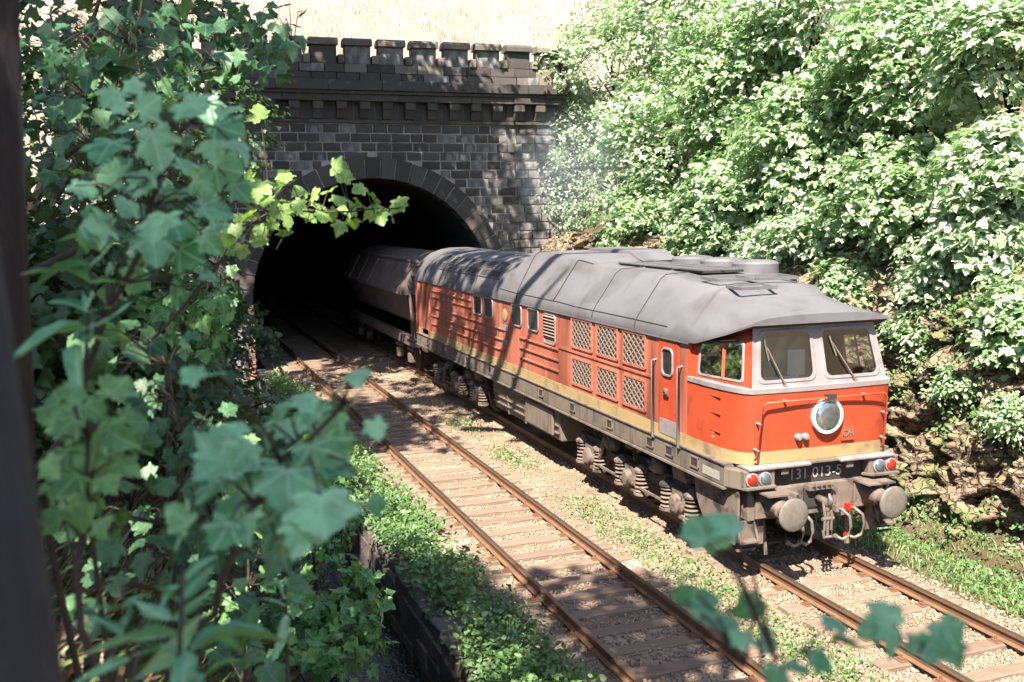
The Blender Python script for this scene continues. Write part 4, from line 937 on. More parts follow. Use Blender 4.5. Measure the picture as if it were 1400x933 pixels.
def crown_pts(c, rad, nspray, per, sr, shell=.55, up=.75, flat=.17, jitter=.4, bias=None):
    """leaf positions, normals and tips: flattened sprays spread through an ellipsoid"""
    d = unit(rng.normal(size=(nspray, 3)))
    if bias is not None: d = unit(d+np.array(bias)*.6)
    rr = (shell+(1-shell)*rng.random(nspray)**.6)*rng.uniform(.75, 1.12, nspray); C = np.array(c)+d*np.array(rad)*rr[:, None]
    out = unit(d*np.array([1, 1, .35])); sn = unit(np.array([0, 0, 1.0])*up+out*.55+rng.normal(size=(nspray, 3))*.22)
    n = nspray*per; idx = np.repeat(np.arange(nspray), per)
    ang = rng.random(n)*2*np.pi; r = sr*np.sqrt(rng.random(n))*np.repeat(rng.uniform(.6, 1.3, nspray), per)
    a = unit(np.cross(sn, np.array([.3, .9, .1]))); b = np.cross(sn, a)
    off = a[idx]*(np.cos(ang)*r)[:, None]+b[idx]*(np.sin(ang)*r)[:, None]
    P = C[idx]+off+sn[idx]*(rng.normal(size=n)*sr*flat-.35*(r**2)/sr)[:, None]
    N = unit(sn[idx]+rng.normal(size=(n, 3))*jitter); T = unit(off+rng.normal(size=(n, 3))*sr*.45+np.array([0, 0, -.25*sr]))
    return P, N, T, C
def tree(name, label, base, c, rad, nspray, per, sr, ls, m, tmpl=MAPLE_LO, tr=.14, group=None, cat='tree', shell=.55, nb=14, jitter=.45, bias=None, up=.75):
    root = empty(name, base, label, cat, group); b = Vector(base); cc = Vector(c)-b
    top = cc+Vector((0, 0, rad[2]*.55)); tp = wob((0, 0, -.3), cc, 5, .05)+[lerp(cc, top, .5)+Vector((.1, -.1, 0)), top]
    branchy(tp, tr, tr*.15, 9).build('trunk', M['bark'], root, True)
    P, N, T, C = crown_pts(cc, rad, nspray, per, sr, shell=shell, jitter=jitter, bias=bias, up=up); n = len(P)
    leafmesh('crown', P, N, T, ls*rng.uniform(.7, 1.25, n), tmpl, m, root)
    sel = rng.choice(len(C), min(nb, len(C)), replace=False)
    for i in sel:
        q = Vector(C[i]); k = random.randint(2, len(tp)-2); branchy(wob(tp[k], q, 4, .07), tr*.32, .008, 5).build('branch', M['bark'], root, True)
    return root

# --- right-hand trees on the cutting side, sunlit
def rtree(px, py, xw, rad, nspray, label, m='leaf_sun', ls=.15, sr=.55, per=38, tmpl=MAPLE_LO, tr=.13, basex=None, **k):
    c = at(px, py, 0, xw); bx_ = (basex if basex is not None else c.x+rad[0]*.35); base = (bx_, c.y+.2, H(bx_, c.y+.2))
    return tree('deciduous_tree' if rad[2] > 1.3 else 'bush', label, base, c, rad, int(nspray*.9), int(per*1.05), sr*1.12, ls*1.2, m, tmpl, tr, 'trees along the rock cutting', 'tree' if rad[2] > 1.3 else 'bush', bias=(-.5, -.5, .3), up=1.0, jitter=.36, **k)
rtree(835, 80, 11.5, (3.0, 3.4, 2.8), 120, 'thin pale-leaved tree beside the right end of the crenellated parapet', 'leaf_sun2', .13, .6)
rtree(790, 240, 10.3, (1.5, 2.4, 3.0), 130, 'hazy pale bush growing against the right edge of the tunnel portal', 'leaf_sun2', .10, .5, 40, OVAL)
rtree(930, 30, 12.0, (3.0, 3.6, 3.0), 150, 'tall bright green tree at the top edge, right of the hillside', 'leaf_sun', .14, .6)
rtree(900, 200, 10.5, (2.2, 2.8, 2.3), 130, 'leafy tree rising right of the portal above the locomotive roof hump', 'leaf_sun2', .14, .55)
rtree(880, 300, 9.4, (1.5, 2.2, 1.2), 80, 'low bush behind the raised middle of the locomotive roof', 'leaf_sun', .12, .45)
rtree(1020, 120, 10.8, (2.4, 3.0, 2.4), 170, 'broad sunlit maple in the middle of the trees over the cutting', 'leaf_sun', .15, .55)
rtree(1010, 270, 9.4, (1.6, 2.2, 1.5), 110, 'layered maple hanging over the middle of the locomotive roof', 'leaf_sun', .14, .5)
rtree(1110, 20, 11.5, (2.4, 2.8, 2.2), 130, 'bright tree crown at the top edge above the locomotive cab', 'leaf_sun2', .14, .55)
rtree(1120, 190, 10.0, (2.0, 2.4, 1.9), 150, 'dense sunlit maple above the front of the locomotive roof', 'leaf_sun', .14, .5)
rtree(1110, 320, 9.2, (1.2, 1.8, 1.05), 90, 'low maple branches drooping close behind the cab roof', 'leaf_sun2', .13, .42)
rtree(1240, 90, 10.3, (2.0, 2.2, 1.9), 140, 'tall maple with bright crown in the upper right', 'leaf_sun', .14, .5)
rtree(1230, 270, 9.4, (1.4, 1.7, 1.35), 110, 'maple with drooping bright layers over the top of the rock face', 'leaf_sun', .13, .42)
rtree(1290, 370, 8.9, (.9, 1.3, .75), 80, 'pale fine-leaved bush at the top of the rock right of the cab', 'leaf_sun2', .09, .35, 45, OVAL, .07)
rtree(1370, 60, 9.6, (1.3, 1.5, 1.5), 90, 'maple with large white-lit leaves in the top right corner', 'leaf_sun2', .14, .42)
rtree(1365, 250, 9.0, (.95, 1.2, 1.4), 110, 'maple with large bright leaves at the right edge above the rock', 'leaf_sun2', .14, .38)
rtree(1385, 440, 8.3, (.6, .9, .8), 70, 'dark leafy bush hanging down the rock at the right edge', 'leaf_sun', .12, .3, 40, MAPLE_LO, .06)

rtree(955, 330, 9.0, (1.0, 1.6, .7), 60, 'low ragged bush just above the fan hoods of the locomotive roof', 'leaf_sun', .11, .36)
rtree(1050, 345, 8.9, (.9, 1.4, .7), 60, 'low bush showing between the fan hoods and the cab roof', 'leaf_sun2', .11, .36)
rtree(1165, 385, 8.7, (.7, 1.0, .6), 46, 'small bush behind the right corner of the cab roof', 'leaf_sun', .10, .3)
rtree(1330, 330, 8.8, (.8, 1.0, .8), 70, 'maple branches with large white-lit leaves above the rock at the right', 'leaf_sun2', .15, .34)
rtree(1300, 520, 7.85, (.30, .7, .45), 26, 'small ivy bush clinging to the middle of the rock face', 'leaf_sun', .07, .2, 40, OVAL, .03, basex=8.2)
rtree(1375, 570, 7.6, (.28, .6, .5), 26, 'leafy plant hanging on the rock at the right edge', 'leaf_sun', .07, .2, 40, OVAL, .03, basex=8.0)
rtree(1250, 455, 8.2, (.35, .7, .5), 30, 'shaded bush on the rock close beside the cab windows', 'leaf_sun', .08, .22, 40, OVAL, .03, basex=8.6)
rtree(775, 150, 10.2, (.7, 1.2, 2.6), 70, 'slim pale bush climbing the right corner of the portal', 'leaf_sun2', .09, .4, 40, OVAL)
# --- trees on the near bank, their crowns above the picture: they shade the portal, the wagon and the bank
def shade(tx, ty, tz, t, rad, n, base, label, ls=.32, per=26, sr=.8):
    c = (tx+SUN.x/SUN.z*t, ty+SUN.y/SUN.z*t, tz+t)
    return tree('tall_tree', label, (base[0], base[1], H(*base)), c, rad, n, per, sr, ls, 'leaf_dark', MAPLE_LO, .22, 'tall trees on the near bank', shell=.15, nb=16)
shade(1.6, 38, 8.2, 10.0, (7.6, 5.0, 3.2), 330, (-9.5, 33), 'tall tree on the near bank whose crown shades the tunnel portal')
tr2 = shade(2.2, 29.0, 2.6, 16, (3.2, 5.2, 2.2), 52, (-11, 24), 'tall tree on the near bank whose crown dapples the wagon and the loco rear', per=22, sr=.6)
sv = SUN/SUN.z
for q1, q2, t1_, t2_, r_ in (((3.6, 20.6, 4.5), (2.1, 23.9, 1.5), 15, 13, .22), ((2.3, 20.9, 3.4), (2.1, 22.6, 1.4), 17, 14, .12), ((3.4, 24.6, 4.4), (2.1, 26.0, 2.0), 15, 13, .13), ((3.0, 28.0, 4.2), (2.1, 29.2, 1.6), 15, 13, .15)):
    a_, b_ = Vector(q1)+sv*t1_, Vector(q2)+sv*t2_; d_ = (a_-b_)*.45
    branchy([b_-d_*.9-tr2.location, b_-tr2.location, lerp(b_, a_, .5)+Vector((.05, .05, 0))-tr2.location, a_-tr2.location, a_+d_-tr2.location], r_, r_*.5, 8).build('branch', M['bark'], tr2, True)
shade(2.2, 36.6, 3.0, 14, (3.0, 2.6, 1.8), 75, (-12, 30), 'tall tree on the near bank shading the wagon at the tunnel mouth')
shade(-.6, 27.5, 0, 17, (2.6, 3.6, 2.0), 80, (-12, 19), 'tall tree on the near bank shading the far end of the empty track')
shade(-5.6, 28, 3, 15, (3.4, 5.0, 1.8), 110, (-12.5, 28), 'tall tree on the bank left of the portal')
shade(-5.4, 17.5, 1, 16, (3.0, 5.0, 1.8), 120, (-14, 12), 'tall tree above the ditch on the near bank')
shade(-6.0, 9.5, 1, 16, (2.7, 4.2, 1.8), 100, (-14, 3), 'tall tree over the bank beside the camera')
shade(.1, 12.0, 0, 15, (1.5, 2.1, 1.5), 26, (-13, 1), 'tall tree behind the camera shading the near end of the empty track')
shade(-3.3, 13.6, 0, 18, (2.1, 2.2, 1.4), 85, (-14, 6), 'tall tree on the near bank shading the top left branches')
shade(-5.2, 2.6, 4.6, 15, (1.9, 2.2, 1.4), 60, (-14, -5), 'tall tree behind the camera over the foreground leaves')

# ------------------------------------------------------------------ foreground sprays on the near bank
def spray(name, label, cat, path, leaves, dist, m, tmpl=MAPLE, extra=0, region=None, lsz=.16, dj=.25, r0=.013, up=.62, cam_=.65, foot=None, group=None, exd=0.0, es=.85, jit=.42):
    """path: (px,py,dist) along the main stem; leaves: (px,py,width px); extra random leaves fill `region` polygons (px boxes)"""
    stem = [atd(*p) for p in path]; origin = stem[0] if foot is None else Vector(foot)
    root = empty(name, origin, label, cat, group); pts = ([origin]+stem) if foot is not None else stem
    pts = [p-origin for p in pts]
    # smooth the stem
    sm = [pts[0]]
    for i in range(len(pts)-1):
        sm += [lerp(pts[i], pts[i+1], .33)+Vector([random.uniform(-.02, .02) for _ in range(3)]), lerp(pts[i], pts[i+1], .67)+Vector([random.uniform(-.02, .02) for _ in range(3)]), pts[i+1]]
    branchy(sm, r0, min(.006, r0*.4), 7).build('stem', M['twig'], root, True)
    P = []; SZ = []
    for x, y, w_ in leaves:
        d = dist+random.uniform(-dj, dj); P.append(atd(x, y, d)-origin); SZ.append(w_*d/FPX/1.25)
    if extra:
        for _ in range(extra):
            b = random.choice(region); P.append(atd(random.uniform(b[0], b[2]), random.uniform(b[1], b[3]), dist+exd+random.uniform(-dj, dj)*1.6)-origin); SZ.append(lsz*random.uniform(.6, 1.1)*es)
    P = np.array([p[:] for p in P]); n = len(P)
    near = np.array([min(sm, key=lambda q: (q-Vector(p)).length_squared)[:] for p in P]); away = P-near
    N = unit(np.array([0, 0, 1.0])*up+TOCAM*cam_+rng.normal(size=(n, 3))*jit); T = unit(unit(away)*.8+np.array([0, 0, -.55])+rng.normal(size=(n, 3))*.4)
    SZ = np.array(SZ); A = frames(N, T); base = P-A[:, :, 1]*(SZ*.45)[:, None]
    leafmesh('leaves', base, N, T, SZ, tmpl, m, root)
    tw = MB()
    for b_, q in zip(base, near):
        b_, q = Vector(b_), Vector(q); mid = lerp(q, b_, .6)+Vector((0, 0, .12*(b_-q).length)); tw.tube([q, mid, b_], [.0045, .003, .0022], 4, False)
    o = tw.build('petiole', M['twig'], root); o['kind'] = 'stuff'
    return root
A_ = [(151,135,40),(205,144,44),(265,148,58),(310,151,48),(312,178,58),(144,205,66),(216,205,74),(252,198,44),(292,205,44),(313,232,60),(193,252,54),(119,261,48),(256,261,48),(121,281,48),(297,288,58),(216,310,64),(243,317,50),(164,319,58),(211,342,62),(261,349,54),(288,333,44),(234,283,54),(180,121,34),(330,262,40),(170,285,40),(330,205,42),(282,250,50),(150,240,44)]
g0 = atd(-40, 600, 3.6); 
spray('maple_sapling', 'maple sapling with large teal-green leaves beside the dark trunk, left of the portal', 'sapling', [(60, 700, 3.9), (130, 480, 3.7), (200, 330, 3.5), (240, 200, 3.4), (280, 140, 3.4)], A_, 3.35, 'leaf_blue', extra=34, region=[(90, 130, 330, 380), (130, 250, 300, 430)], lsz=.12, exd=.45, foot=(-6.1, 3.6, H(-6.1, 3.6)))
D_ = [(261,511,44),(289,511,38),(291,640,80),(319,585,44),(407,580,50),(385,563,40),(418,552,42),(457,541,36),(489,516,40),(476,552,36),(514,588,42),(385,640,76),(435,640,86),(462,645,64),(396,673,86),(440,706,92),(385,733,76),(335,717,66),(247,739,46),(302,733,54),(478,700,38),(514,692,36),(242,706,52),(286,673,64),(430,560,44),(330,620,56),(350,655,66),(310,700,60),(362,598,44),(410,735,60)]
spray('maple_sapling', 'maple sapling with the largest blurred leaves in front of the ditch', 'sapling', [(250, 900, 2.7), (300, 800, 2.55), (350, 690, 2.45), (410, 610, 2.4), (470, 550, 2.4)], D_, 2.35, 'leaf_blue', extra=16, region=[(240, 560, 470, 740)], lsz=.12, exd=.2, foot=(-5.15, 2.3, H(-5.15, 2.3)), dj=.18)
L_ = [(88,580,54),(126,623,62),(110,706,62),(148,662,48),(93,662,48),(160,600,44),(70,640,44),(130,560,40),(175,640,46),(140,720,44),(70,720,40),(100,540,40)]
spray('maple_sapling', 'small dim maple sapling between the grey post and the brown dead grass', 'sapling', [(110, 860, 2.9), (115, 740, 2.85), (120, 600, 2.8)], L_, 2.75, 'leaf_maple', extra=26, region=[(60, 520, 200, 760)], lsz=.11, exd=.3, foot=(-5.75, 2.6, H(-5.75, 2.6)))
R_ = [(955,722,62),(988,715,58),(962,820,60),(990,850,48),(1022,832,52),(935,815,42),(1140,850,44),(1162,878,58),(1207,835,54),(1217,872,48),(1270,882,58),(1297,868,48),(1303,893,44),(1090,915,48),(1060,928,44),(1122,905,42),(1190,862,40),(1010,872,40),(1050,880,36),(975,735,45)]
spray('maple_sprig', 'blurred teal maple sprig in front of the sunlit rails at the bottom of the picture', 'sapling', [(900, 1040, 2.0), (980, 930, 1.95), (1060, 900, 1.9), (1200, 870, 1.9), (1290, 880, 1.9)], R_, 1.9, 'leaf_blue', foot=(-4.9, 1.2, H(-4.9, 1.2)), dj=.12, r0=.0018)
C_ = [(466,230,30),(473,241,27),(449,260,27),(428,268,24),(396,275,27),(408,283,27),(423,298,27),(441,298,30),(464,275,30),(475,286,30),(490,260,24),(494,279,30),(509,271,24),(520,298,30),(543,283,30),(550,275,24),(464,313,27),(483,305,27),(520,283,28),(370,253,27),(355,260,30),(340,241,27),(374,301,30),(389,320,24),(348,159,30),(355,151,24),(410,262,26),(436,282,28),(455,295,26),(505,290,26),(535,297,24),(362,275,28),(345,290,28),(330,300,30),(385,290,26),(350,320,28),(330,345,26)]
spray('maple_branch', 'sunlit maple branch reaching across the dark tunnel mouth', 'tree branch', [(250, 420, 7.0), (310, 340, 6.8), (370, 290, 6.6), (440, 290, 6.5), (545, 285, 6.4)], C_, 6.5, 'leaf_bright', extra=20, region=[(300, 240, 400, 340)], lsz=.13, foot=(-6.9, 6.4, H(-6.9, 6.4)), r0=.012, dj=.2, jit=.5)
spray('maple_sapling', 'sapling with small green leaves beside the left jamb of the portal', 'sapling', [(250, 520, 8.2), (280, 420, 8.0), (300, 330, 7.9)], [], 7.9, 'leaf_maple', extra=130, region=[(210, 330, 320, 450), (230, 400, 320, 500), (180, 380, 300, 470)], lsz=.14, foot=(-6.5, 8.6, H(-6.5, 8.6)), dj=.5)
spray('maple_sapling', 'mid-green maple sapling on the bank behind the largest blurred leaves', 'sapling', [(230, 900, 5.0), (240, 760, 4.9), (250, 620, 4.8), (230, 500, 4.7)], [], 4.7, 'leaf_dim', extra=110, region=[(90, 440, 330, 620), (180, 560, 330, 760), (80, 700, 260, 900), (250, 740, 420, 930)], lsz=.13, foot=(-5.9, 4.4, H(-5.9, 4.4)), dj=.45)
spray('maple_sapling', 'thicket of small fresh leaves low on the bank beside the ditch', 'sapling', [(330, 930, 6.4), (340, 800, 6.3), (350, 680, 6.2)], [], 6.2, 'leaf_maple', extra=90, region=[(280, 740, 440, 900), (300, 600, 420, 760)], lsz=.11, foot=(-5.2, 6.0, H(-5.2, 6.0)), dj=.5)
# canopy branches across the top left
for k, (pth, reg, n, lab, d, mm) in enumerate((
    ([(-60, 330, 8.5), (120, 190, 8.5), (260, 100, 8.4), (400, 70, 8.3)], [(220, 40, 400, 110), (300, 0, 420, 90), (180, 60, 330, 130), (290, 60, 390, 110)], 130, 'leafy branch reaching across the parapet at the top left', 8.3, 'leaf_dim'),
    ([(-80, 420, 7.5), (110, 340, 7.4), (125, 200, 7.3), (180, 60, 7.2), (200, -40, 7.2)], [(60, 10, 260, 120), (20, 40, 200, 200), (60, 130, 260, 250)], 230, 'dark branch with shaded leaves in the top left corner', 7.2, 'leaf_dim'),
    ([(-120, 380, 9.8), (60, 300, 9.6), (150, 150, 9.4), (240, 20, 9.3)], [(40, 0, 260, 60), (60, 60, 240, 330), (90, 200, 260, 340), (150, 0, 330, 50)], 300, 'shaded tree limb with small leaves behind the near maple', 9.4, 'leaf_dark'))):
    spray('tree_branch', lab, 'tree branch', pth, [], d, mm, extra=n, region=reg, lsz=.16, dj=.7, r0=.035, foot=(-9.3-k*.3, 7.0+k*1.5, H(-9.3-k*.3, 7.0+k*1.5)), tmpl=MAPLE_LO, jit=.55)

# trunk and post at the left edge
tb = atd(-54, 933, 3.4); tt = atd(-44, -60, 3.7)
troot = empty('leaning_tree', (tb.x, tb.y, H(tb.x, tb.y)), 'dark mottled tree trunk running up the left edge of the picture', 'tree')
tl = [Vector((0, 0, -.3)), tb-troot.location, lerp(tb, tt, .35)-troot.location+Vector((.015, 0, 0)), lerp(tb, tt, .7)-troot.location, tt-troot.location, tt-troot.location+Vector((-.2, .3, 4))]
branchy(tl, .20, .13, 14).build('trunk', M['bark'], troot, True)
pb = atd(5, 1040, 1.25); pt = atd(-74, 330, 1.5)
proot2 = empty('leaning_post', (pb.x, pb.y, H(pb.x, pb.y)), 'smooth grey post leaning at the lower left edge', 'post')
dv = (pb-pt).normalized(); foot = pb+dv*((pb.z-H(pb.x, pb.y))/max(-dv.z, .2)+.2)
MB().tube([foot-proot2.location, pb-proot2.location, pt-proot2.location], [.075, .068, .06], 16).build('shaft', M['post'], proot2, True)
MB().lathe(pt-proot2.location, -dv, [(.062, 0), (.05, .02), (0, .025)], 16).build('post_top', M['post'], proot2)

# willowherb-like plants with long leaves
def herb(label, stem, whorls, ln, d, foot, m='leaf_blue'):
    o_ = Vector(foot); root = empty('willowherb', o_, label, 'wild plant', 'long-leaved plants on the bank')
    sp_ = [Vector((0, 0, -.05))]+[atd(*s)-o_ for s in stem]; branchy(sp_, .009, .004, 6).build('stem', M['twig'], root, True)
    P, N, T, Z = [], [], [], []
    xs_ = sorted(whorls, key=lambda q: -q[1]); y0, y1 = xs_[0][1], xs_[-1][1]; nn_ = max(5, int(abs(y0-y1)/17)); a0 = random.random()*6
    for i in range(nn_):
        t = i/(nn_-1); y = y0+(y1-y0)*t; x = float(np.interp(-y, [-q[1] for q in xs_], [q[0] for q in xs_])); c = atd(x, y, d)-o_
        for k in range(2):
            a = a0+i*2.2+math.pi*k+random.uniform(-.5, .5); dr = np.array([math.cos(a), math.sin(a), random.uniform(-.35, .75)+.5*t])
            P.append(c[:]); T.append(dr); N.append(np.array([0, -.1, 1.0])-np.array([math.cos(a), math.sin(a), 0])*.5+rng.normal(size=3)*.35); Z.append(ln*random.uniform(.6, 1.15)*(1.15-.55*t))
    leafmesh('leaves', P, N, T, Z, LANCE, m, root)
herb('long-leaved plant with narrow blue-green leaves beside the dark trunk', [(110, 620, 3.2), (118, 480, 3.1), (124, 350, 3.0)], [(121, 355, 4), (124, 410, 5), (112, 470, 4), (118, 325, 4)], .17, 3.0, (-6.0, 3.0, H(-6.0, 3.0)))
herb('tall long-leaved plant with broad pale leaves at the bottom left', [(230, 1000, 2.3), (245, 900, 2.2), (250, 780, 2.15)], [(247, 800, 5), (258, 876, 5), (236, 850, 4), (262, 915, 5)], .17, 2.2, (-5.35, 1.9, H(-5.35, 1.9)))
herb('long-leaved plant in the dark corner next to the post', [(180, 1000, 2.6), (175, 900, 2.55), (168, 800, 2.5)], [(165, 832, 5), (172, 890, 5), (190, 925, 4)], .16, 2.5, (-5.55, 2.2, H(-5.55, 2.2)))
herb('slender plant with pale pointed leaves over the edge of the ditch', [(395, 960, 3.6), (392, 880, 3.55), (390, 800, 3.5)], [(390, 816, 5), (393, 840, 5), (396, 800, 4)], .13, 3.5, (-4.85, 3.3, H(-4.85, 3.3)))
herb('long-leaved plant under the large maple leaves', [(330, 980, 2.7), (335, 920, 2.65), (330, 870, 2.6)], [(330, 880, 5), (335, 915, 5)], .15, 2.6, (-5.0, 2.6, H(-5.0, 2.6)), 'leaf_maple')

# ------------------------------------------------------------------ bushes and ground cover
def bush(px, py, yw, rad, nspray, label, m, ls=.11, sr=.3, per=30, tmpl=MAPLE_LO):
    c = at(px, py, 1, yw); base = (c.x, c.y, H(c.x, c.y)); return tree('bush', label, base, c, rad, nspray, per, sr, ls, m, tmpl, .03, 'bushes on the near bank', 'bush', shell=.4, nb=10)
bush(445, 850, 9.6, (.62, .6, .48), 34, 'bright green maple bush at the edge of the ditch, bottom of the picture', 'leaf_maple', .12, .22, 20)
bush(430, 700, 15, (.8, 1.2, .6), 40, 'dim bush on the bank beyond the ditch water', 'leaf_maple', .10, .28, 26)
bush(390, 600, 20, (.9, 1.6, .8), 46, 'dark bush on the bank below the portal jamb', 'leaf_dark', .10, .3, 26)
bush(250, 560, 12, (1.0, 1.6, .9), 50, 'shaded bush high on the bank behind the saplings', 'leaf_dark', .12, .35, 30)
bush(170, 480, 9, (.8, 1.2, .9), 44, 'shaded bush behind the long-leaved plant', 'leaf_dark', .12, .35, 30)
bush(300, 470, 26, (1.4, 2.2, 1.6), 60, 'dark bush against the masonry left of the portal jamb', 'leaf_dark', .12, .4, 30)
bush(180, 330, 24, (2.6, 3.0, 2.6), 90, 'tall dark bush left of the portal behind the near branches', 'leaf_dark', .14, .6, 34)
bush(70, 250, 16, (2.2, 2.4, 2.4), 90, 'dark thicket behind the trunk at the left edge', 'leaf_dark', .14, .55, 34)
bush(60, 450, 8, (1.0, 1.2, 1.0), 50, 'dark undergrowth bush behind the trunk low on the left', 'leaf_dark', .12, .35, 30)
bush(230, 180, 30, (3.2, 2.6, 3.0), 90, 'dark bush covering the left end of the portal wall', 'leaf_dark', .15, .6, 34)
def cover(name, label, xs, ys, n, ls, m, tmpl=OVAL, dens=None, h=(.02, .15), up=1.0, jit=.6, cat='ground cover', zf=None):
    x = rng.uniform(*xs, n); y = ys[0]+(ys[1]-ys[0])*rng.random(n)**1.35
    if dens is not None: k = rng.random(n) < dens(x, y); x, y = x[k], y[k]
    n = len(x); z = (hgt(x, y) if zf is None else zf(x, y))+rng.uniform(*h, n)*(.4+1.2*vnoise(x, y, 2.0, 22))
    N = unit(np.array([-.1, -.25, up])+rng.normal(size=(n, 3))*jit); T = unit(rng.normal(size=(n, 3))*np.array([1, 1, .4])+np.array([0, 0, .1]))
    o = leafmesh(name, np.stack([x, y, z], -1), N, T, ls*rng.uniform(.5, 1.3, n), tmpl, m); return tag(o, label, cat, kind='stuff')
def blades(name, label, xs, ys, n, hgtm, m, dens=None, lean=.5):
    x = rng.uniform(*xs, n); y = ys[0]+(ys[1]-ys[0])*rng.random(n)**1.35
    if dens is not None: k = rng.random(n) < dens(x, y); x, y = x[k], y[k]
    n = len(x); z = hgt(x, y)-.01; a = rng.random(n)*2*np.pi; T = unit(np.stack([np.cos(a)*lean, np.sin(a)*lean, np.ones(n)], -1)+rng.normal(size=(n, 3))*.2); N = unit(np.stack([-np.cos(a), -np.sin(a), np.full(n, lean)], -1))
    o = leafmesh(name, np.stack([x, y, z], -1), N, T, hgtm*rng.uniform(.5, 1.3, n), BLADE, m); return tag(o, label, 'grass', kind='stuff')
bankd = lambda x, y: .25+.75*(vnoise(x, y, .9, 30) > .35)
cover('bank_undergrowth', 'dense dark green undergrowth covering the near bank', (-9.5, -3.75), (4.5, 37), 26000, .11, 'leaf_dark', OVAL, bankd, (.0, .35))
blades('bank_grass', 'long shaded grass hanging on the near bank', (-8, -3.7), (4, 30), 9000, .38, 'grass', lambda x, y: vnoise(x, y, .8, 31) > .5, 1.0)
blades('dead_grass', 'patch of brown dead grass stalks on the near bank', (-6.6, -4.5), (4.5, 11), 2600, .45, 'deadgrass', lambda x, y: vnoise(x, y, .9, 33) > .48, 1.1)
wallz = lambda x, y: np.where(x < -2.0, .02, hgt(x, y))
walld = lambda x, y: np.clip((vnoise(x, y, .8, 40)-.12)*4, .08, 1)*np.clip(1.3-np.abs(x+1.95)/.6, .3, 1)
cover('wall_weeds', 'leafy weeds growing along the top of the ditch wall', (-2.62, -1.25), (8.5, 34), 42000, .08, 'leaf_weed', OVAL, walld, (.0, .36), zf=wallz)
cover('ditch_weeds', 'weeds hanging over the ditch below the bank', (-3.95, -3.3), (8, 34), 3800, .09, 'leaf_maple', OVAL, lambda x, y: (vnoise(x, y, .8, 41) > .45), (.0, .3))
cover('white_flowers', 'scattered small white flowers among the weeds', (-2.2, -1.2), (9, 22), 130, .035, 'petal', OVAL, None, (.18, .32), zf=wallz, cat='flowers')
midd = lambda x, y: np.clip((vnoise(x, y, .55, 50)-.36)*4, 0, 1)*np.clip(1.1-np.abs(x-1.75)/.55, 0, 1)
cover('track_weeds', 'low pale weeds between the two tracks', (1.1, 2.6), (9.5, 27), 9000, .055, 'leaf_weed', OVAL, midd, (.0, .12))
blades('track_grass', 'sparse grass between the two tracks', (1.1, 2.5), (9.5, 27), 5000, .13, 'grass', midd)
cover('white_flowers', 'tiny white flowers on the weeds between the tracks', (1.3, 2.4), (9.5, 22), 140, .03, 'petal', OVAL, midd, (.08, .16), cat='flowers')
rd = lambda x, y: np.clip((vnoise(x, y, .7, 60)+.1)*2, 0, 1)*np.clip(1.7-np.abs(x-6.3)/.75, 0, 1)
blades('verge_grass', 'sunlit grass along the foot of the rock cutting', (5.1, 7.5), (8, 30), 42000, .17, 'grass', rd)
cover('verge_weeds', 'sunlit weeds along the narrow ditch below the rock face', (5.2, 7.7), (8, 30), 20000, .07, 'leaf_weed', OVAL, rd, (.0, .2))
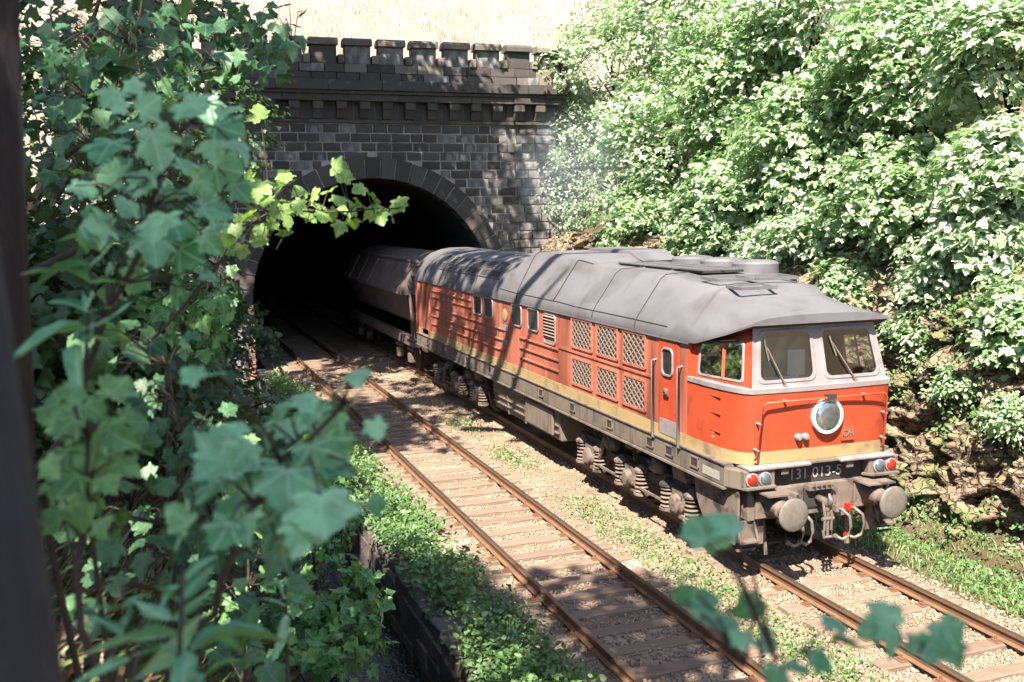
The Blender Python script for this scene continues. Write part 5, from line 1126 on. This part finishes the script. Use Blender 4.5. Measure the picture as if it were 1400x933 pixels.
# ivy and tufts on the rock
def rockivy():
    P, N, T = [], [], []
    for _ in range(260):
        y, v = random.uniform(8, 26), random.uniform(.03, .95)
        if vnoise(y, v*5, .8, 71) < .5 and v > .18: continue
        for k in range(34):
            q = rock_at(y+random.gauss(0, .22), min(max(v+random.gauss(0, .035), .01), .99)); P.append((q.x-random.uniform(.02, .16), q.y, q.z)); N.append(np.array([-.8, -.4, .6])+rng.normal(size=3)*.5); T.append(rng.normal(size=3)*np.array([.5, 1, 1])+np.array([0, 0, -.4]))
    o = leafmesh('rock_ivy', P, N, T, .085*rng.uniform(.5, 1.3, len(P)), OVAL, 'leaf_weed'); tag(o, 'patches of small-leaved ivy on the rock face', 'ivy', kind='stuff')
rockivy()
def hillgrass():
    n = 9000; x = rng.uniform(-9, 14, n); y = rng.uniform(YP+1.3, YP+14, n); z = hillz(x, y)-.02; a = rng.random(n)*2*np.pi
    T = unit(np.stack([np.cos(a)*.6, np.sin(a)*.6, np.ones(n)], -1)); N = unit(np.stack([-np.cos(a), -np.sin(a), np.full(n, .6)], -1))
    o = leafmesh('hillside_grass', np.stack([x, y, z], -1), N, T, rng.uniform(.1, .36, n), BLADE, 'straw'); tag(o, 'dry pale grass on the hillside above the portal', 'grass', kind='stuff')
M['straw'] = leafmat('pale_straw', (.38, .31, .25), (.29, .23, .17), .25, (1, .95, .85)); hillgrass()
# thin exhaust haze drifting over the rear of the locomotive
def smoke():
    m = bpy.data.materials.new('exhaust_smoke'); m.use_nodes = True; t = m.node_tree; N = t.nodes; L = t.links; N.remove(N['Principled BSDF'])
    pv = N.new('ShaderNodeVolumePrincipled'); pv.inputs['Color'].default_value = (.74, .88, 1, 1); pv.inputs['Anisotropy'].default_value = .2
    tc = N.new('ShaderNodeTexCoord'); ln = N.new('ShaderNodeVectorMath'); ln.operation = 'LENGTH'; L.new(tc.outputs['Object'], ln.inputs[0])
    mr = N.new('ShaderNodeMapRange'); mr.inputs[1].default_value = 1.0; mr.inputs[2].default_value = .1; mr.inputs[3].default_value = 0; mr.inputs[4].default_value = 1; L.new(ln.outputs['Value'], mr.inputs[0])
    nz = N.new('ShaderNodeTexNoise'); nz.inputs['Scale'].default_value = 1.6; nz.inputs['Detail'].default_value = 3; L.new(tc.outputs['Object'], nz.inputs['Vector'])
    mu = N.new('ShaderNodeMath'); mu.operation = 'MULTIPLY'; L.new(mr.outputs[0], mu.inputs[0]); L.new(nz.outputs['Fac'], mu.inputs[1])
    m2 = N.new('ShaderNodeMath'); m2.operation = 'MULTIPLY'; m2.inputs[1].default_value = .17; L.new(mu.outputs[0], m2.inputs[0]); L.new(m2.outputs[0], pv.inputs['Density'])
    L.new(pv.outputs[0], N['Material Output'].inputs['Volume'])
    bm = bmesh.new(); bmesh.ops.create_icosphere(bm, subdivisions=3, radius=1); me = bpy.data.meshes.new('exhaust_smoke'); bm.to_mesh(me); bm.free()
    o = link('exhaust_smoke', me, m); o.location = (7.0, 31.0, 6.8); o.scale = (1.9, 3.2, 2.2); tag(o, 'faint bluish exhaust smoke beside the right edge of the portal', 'smoke', kind='stuff')
smoke()
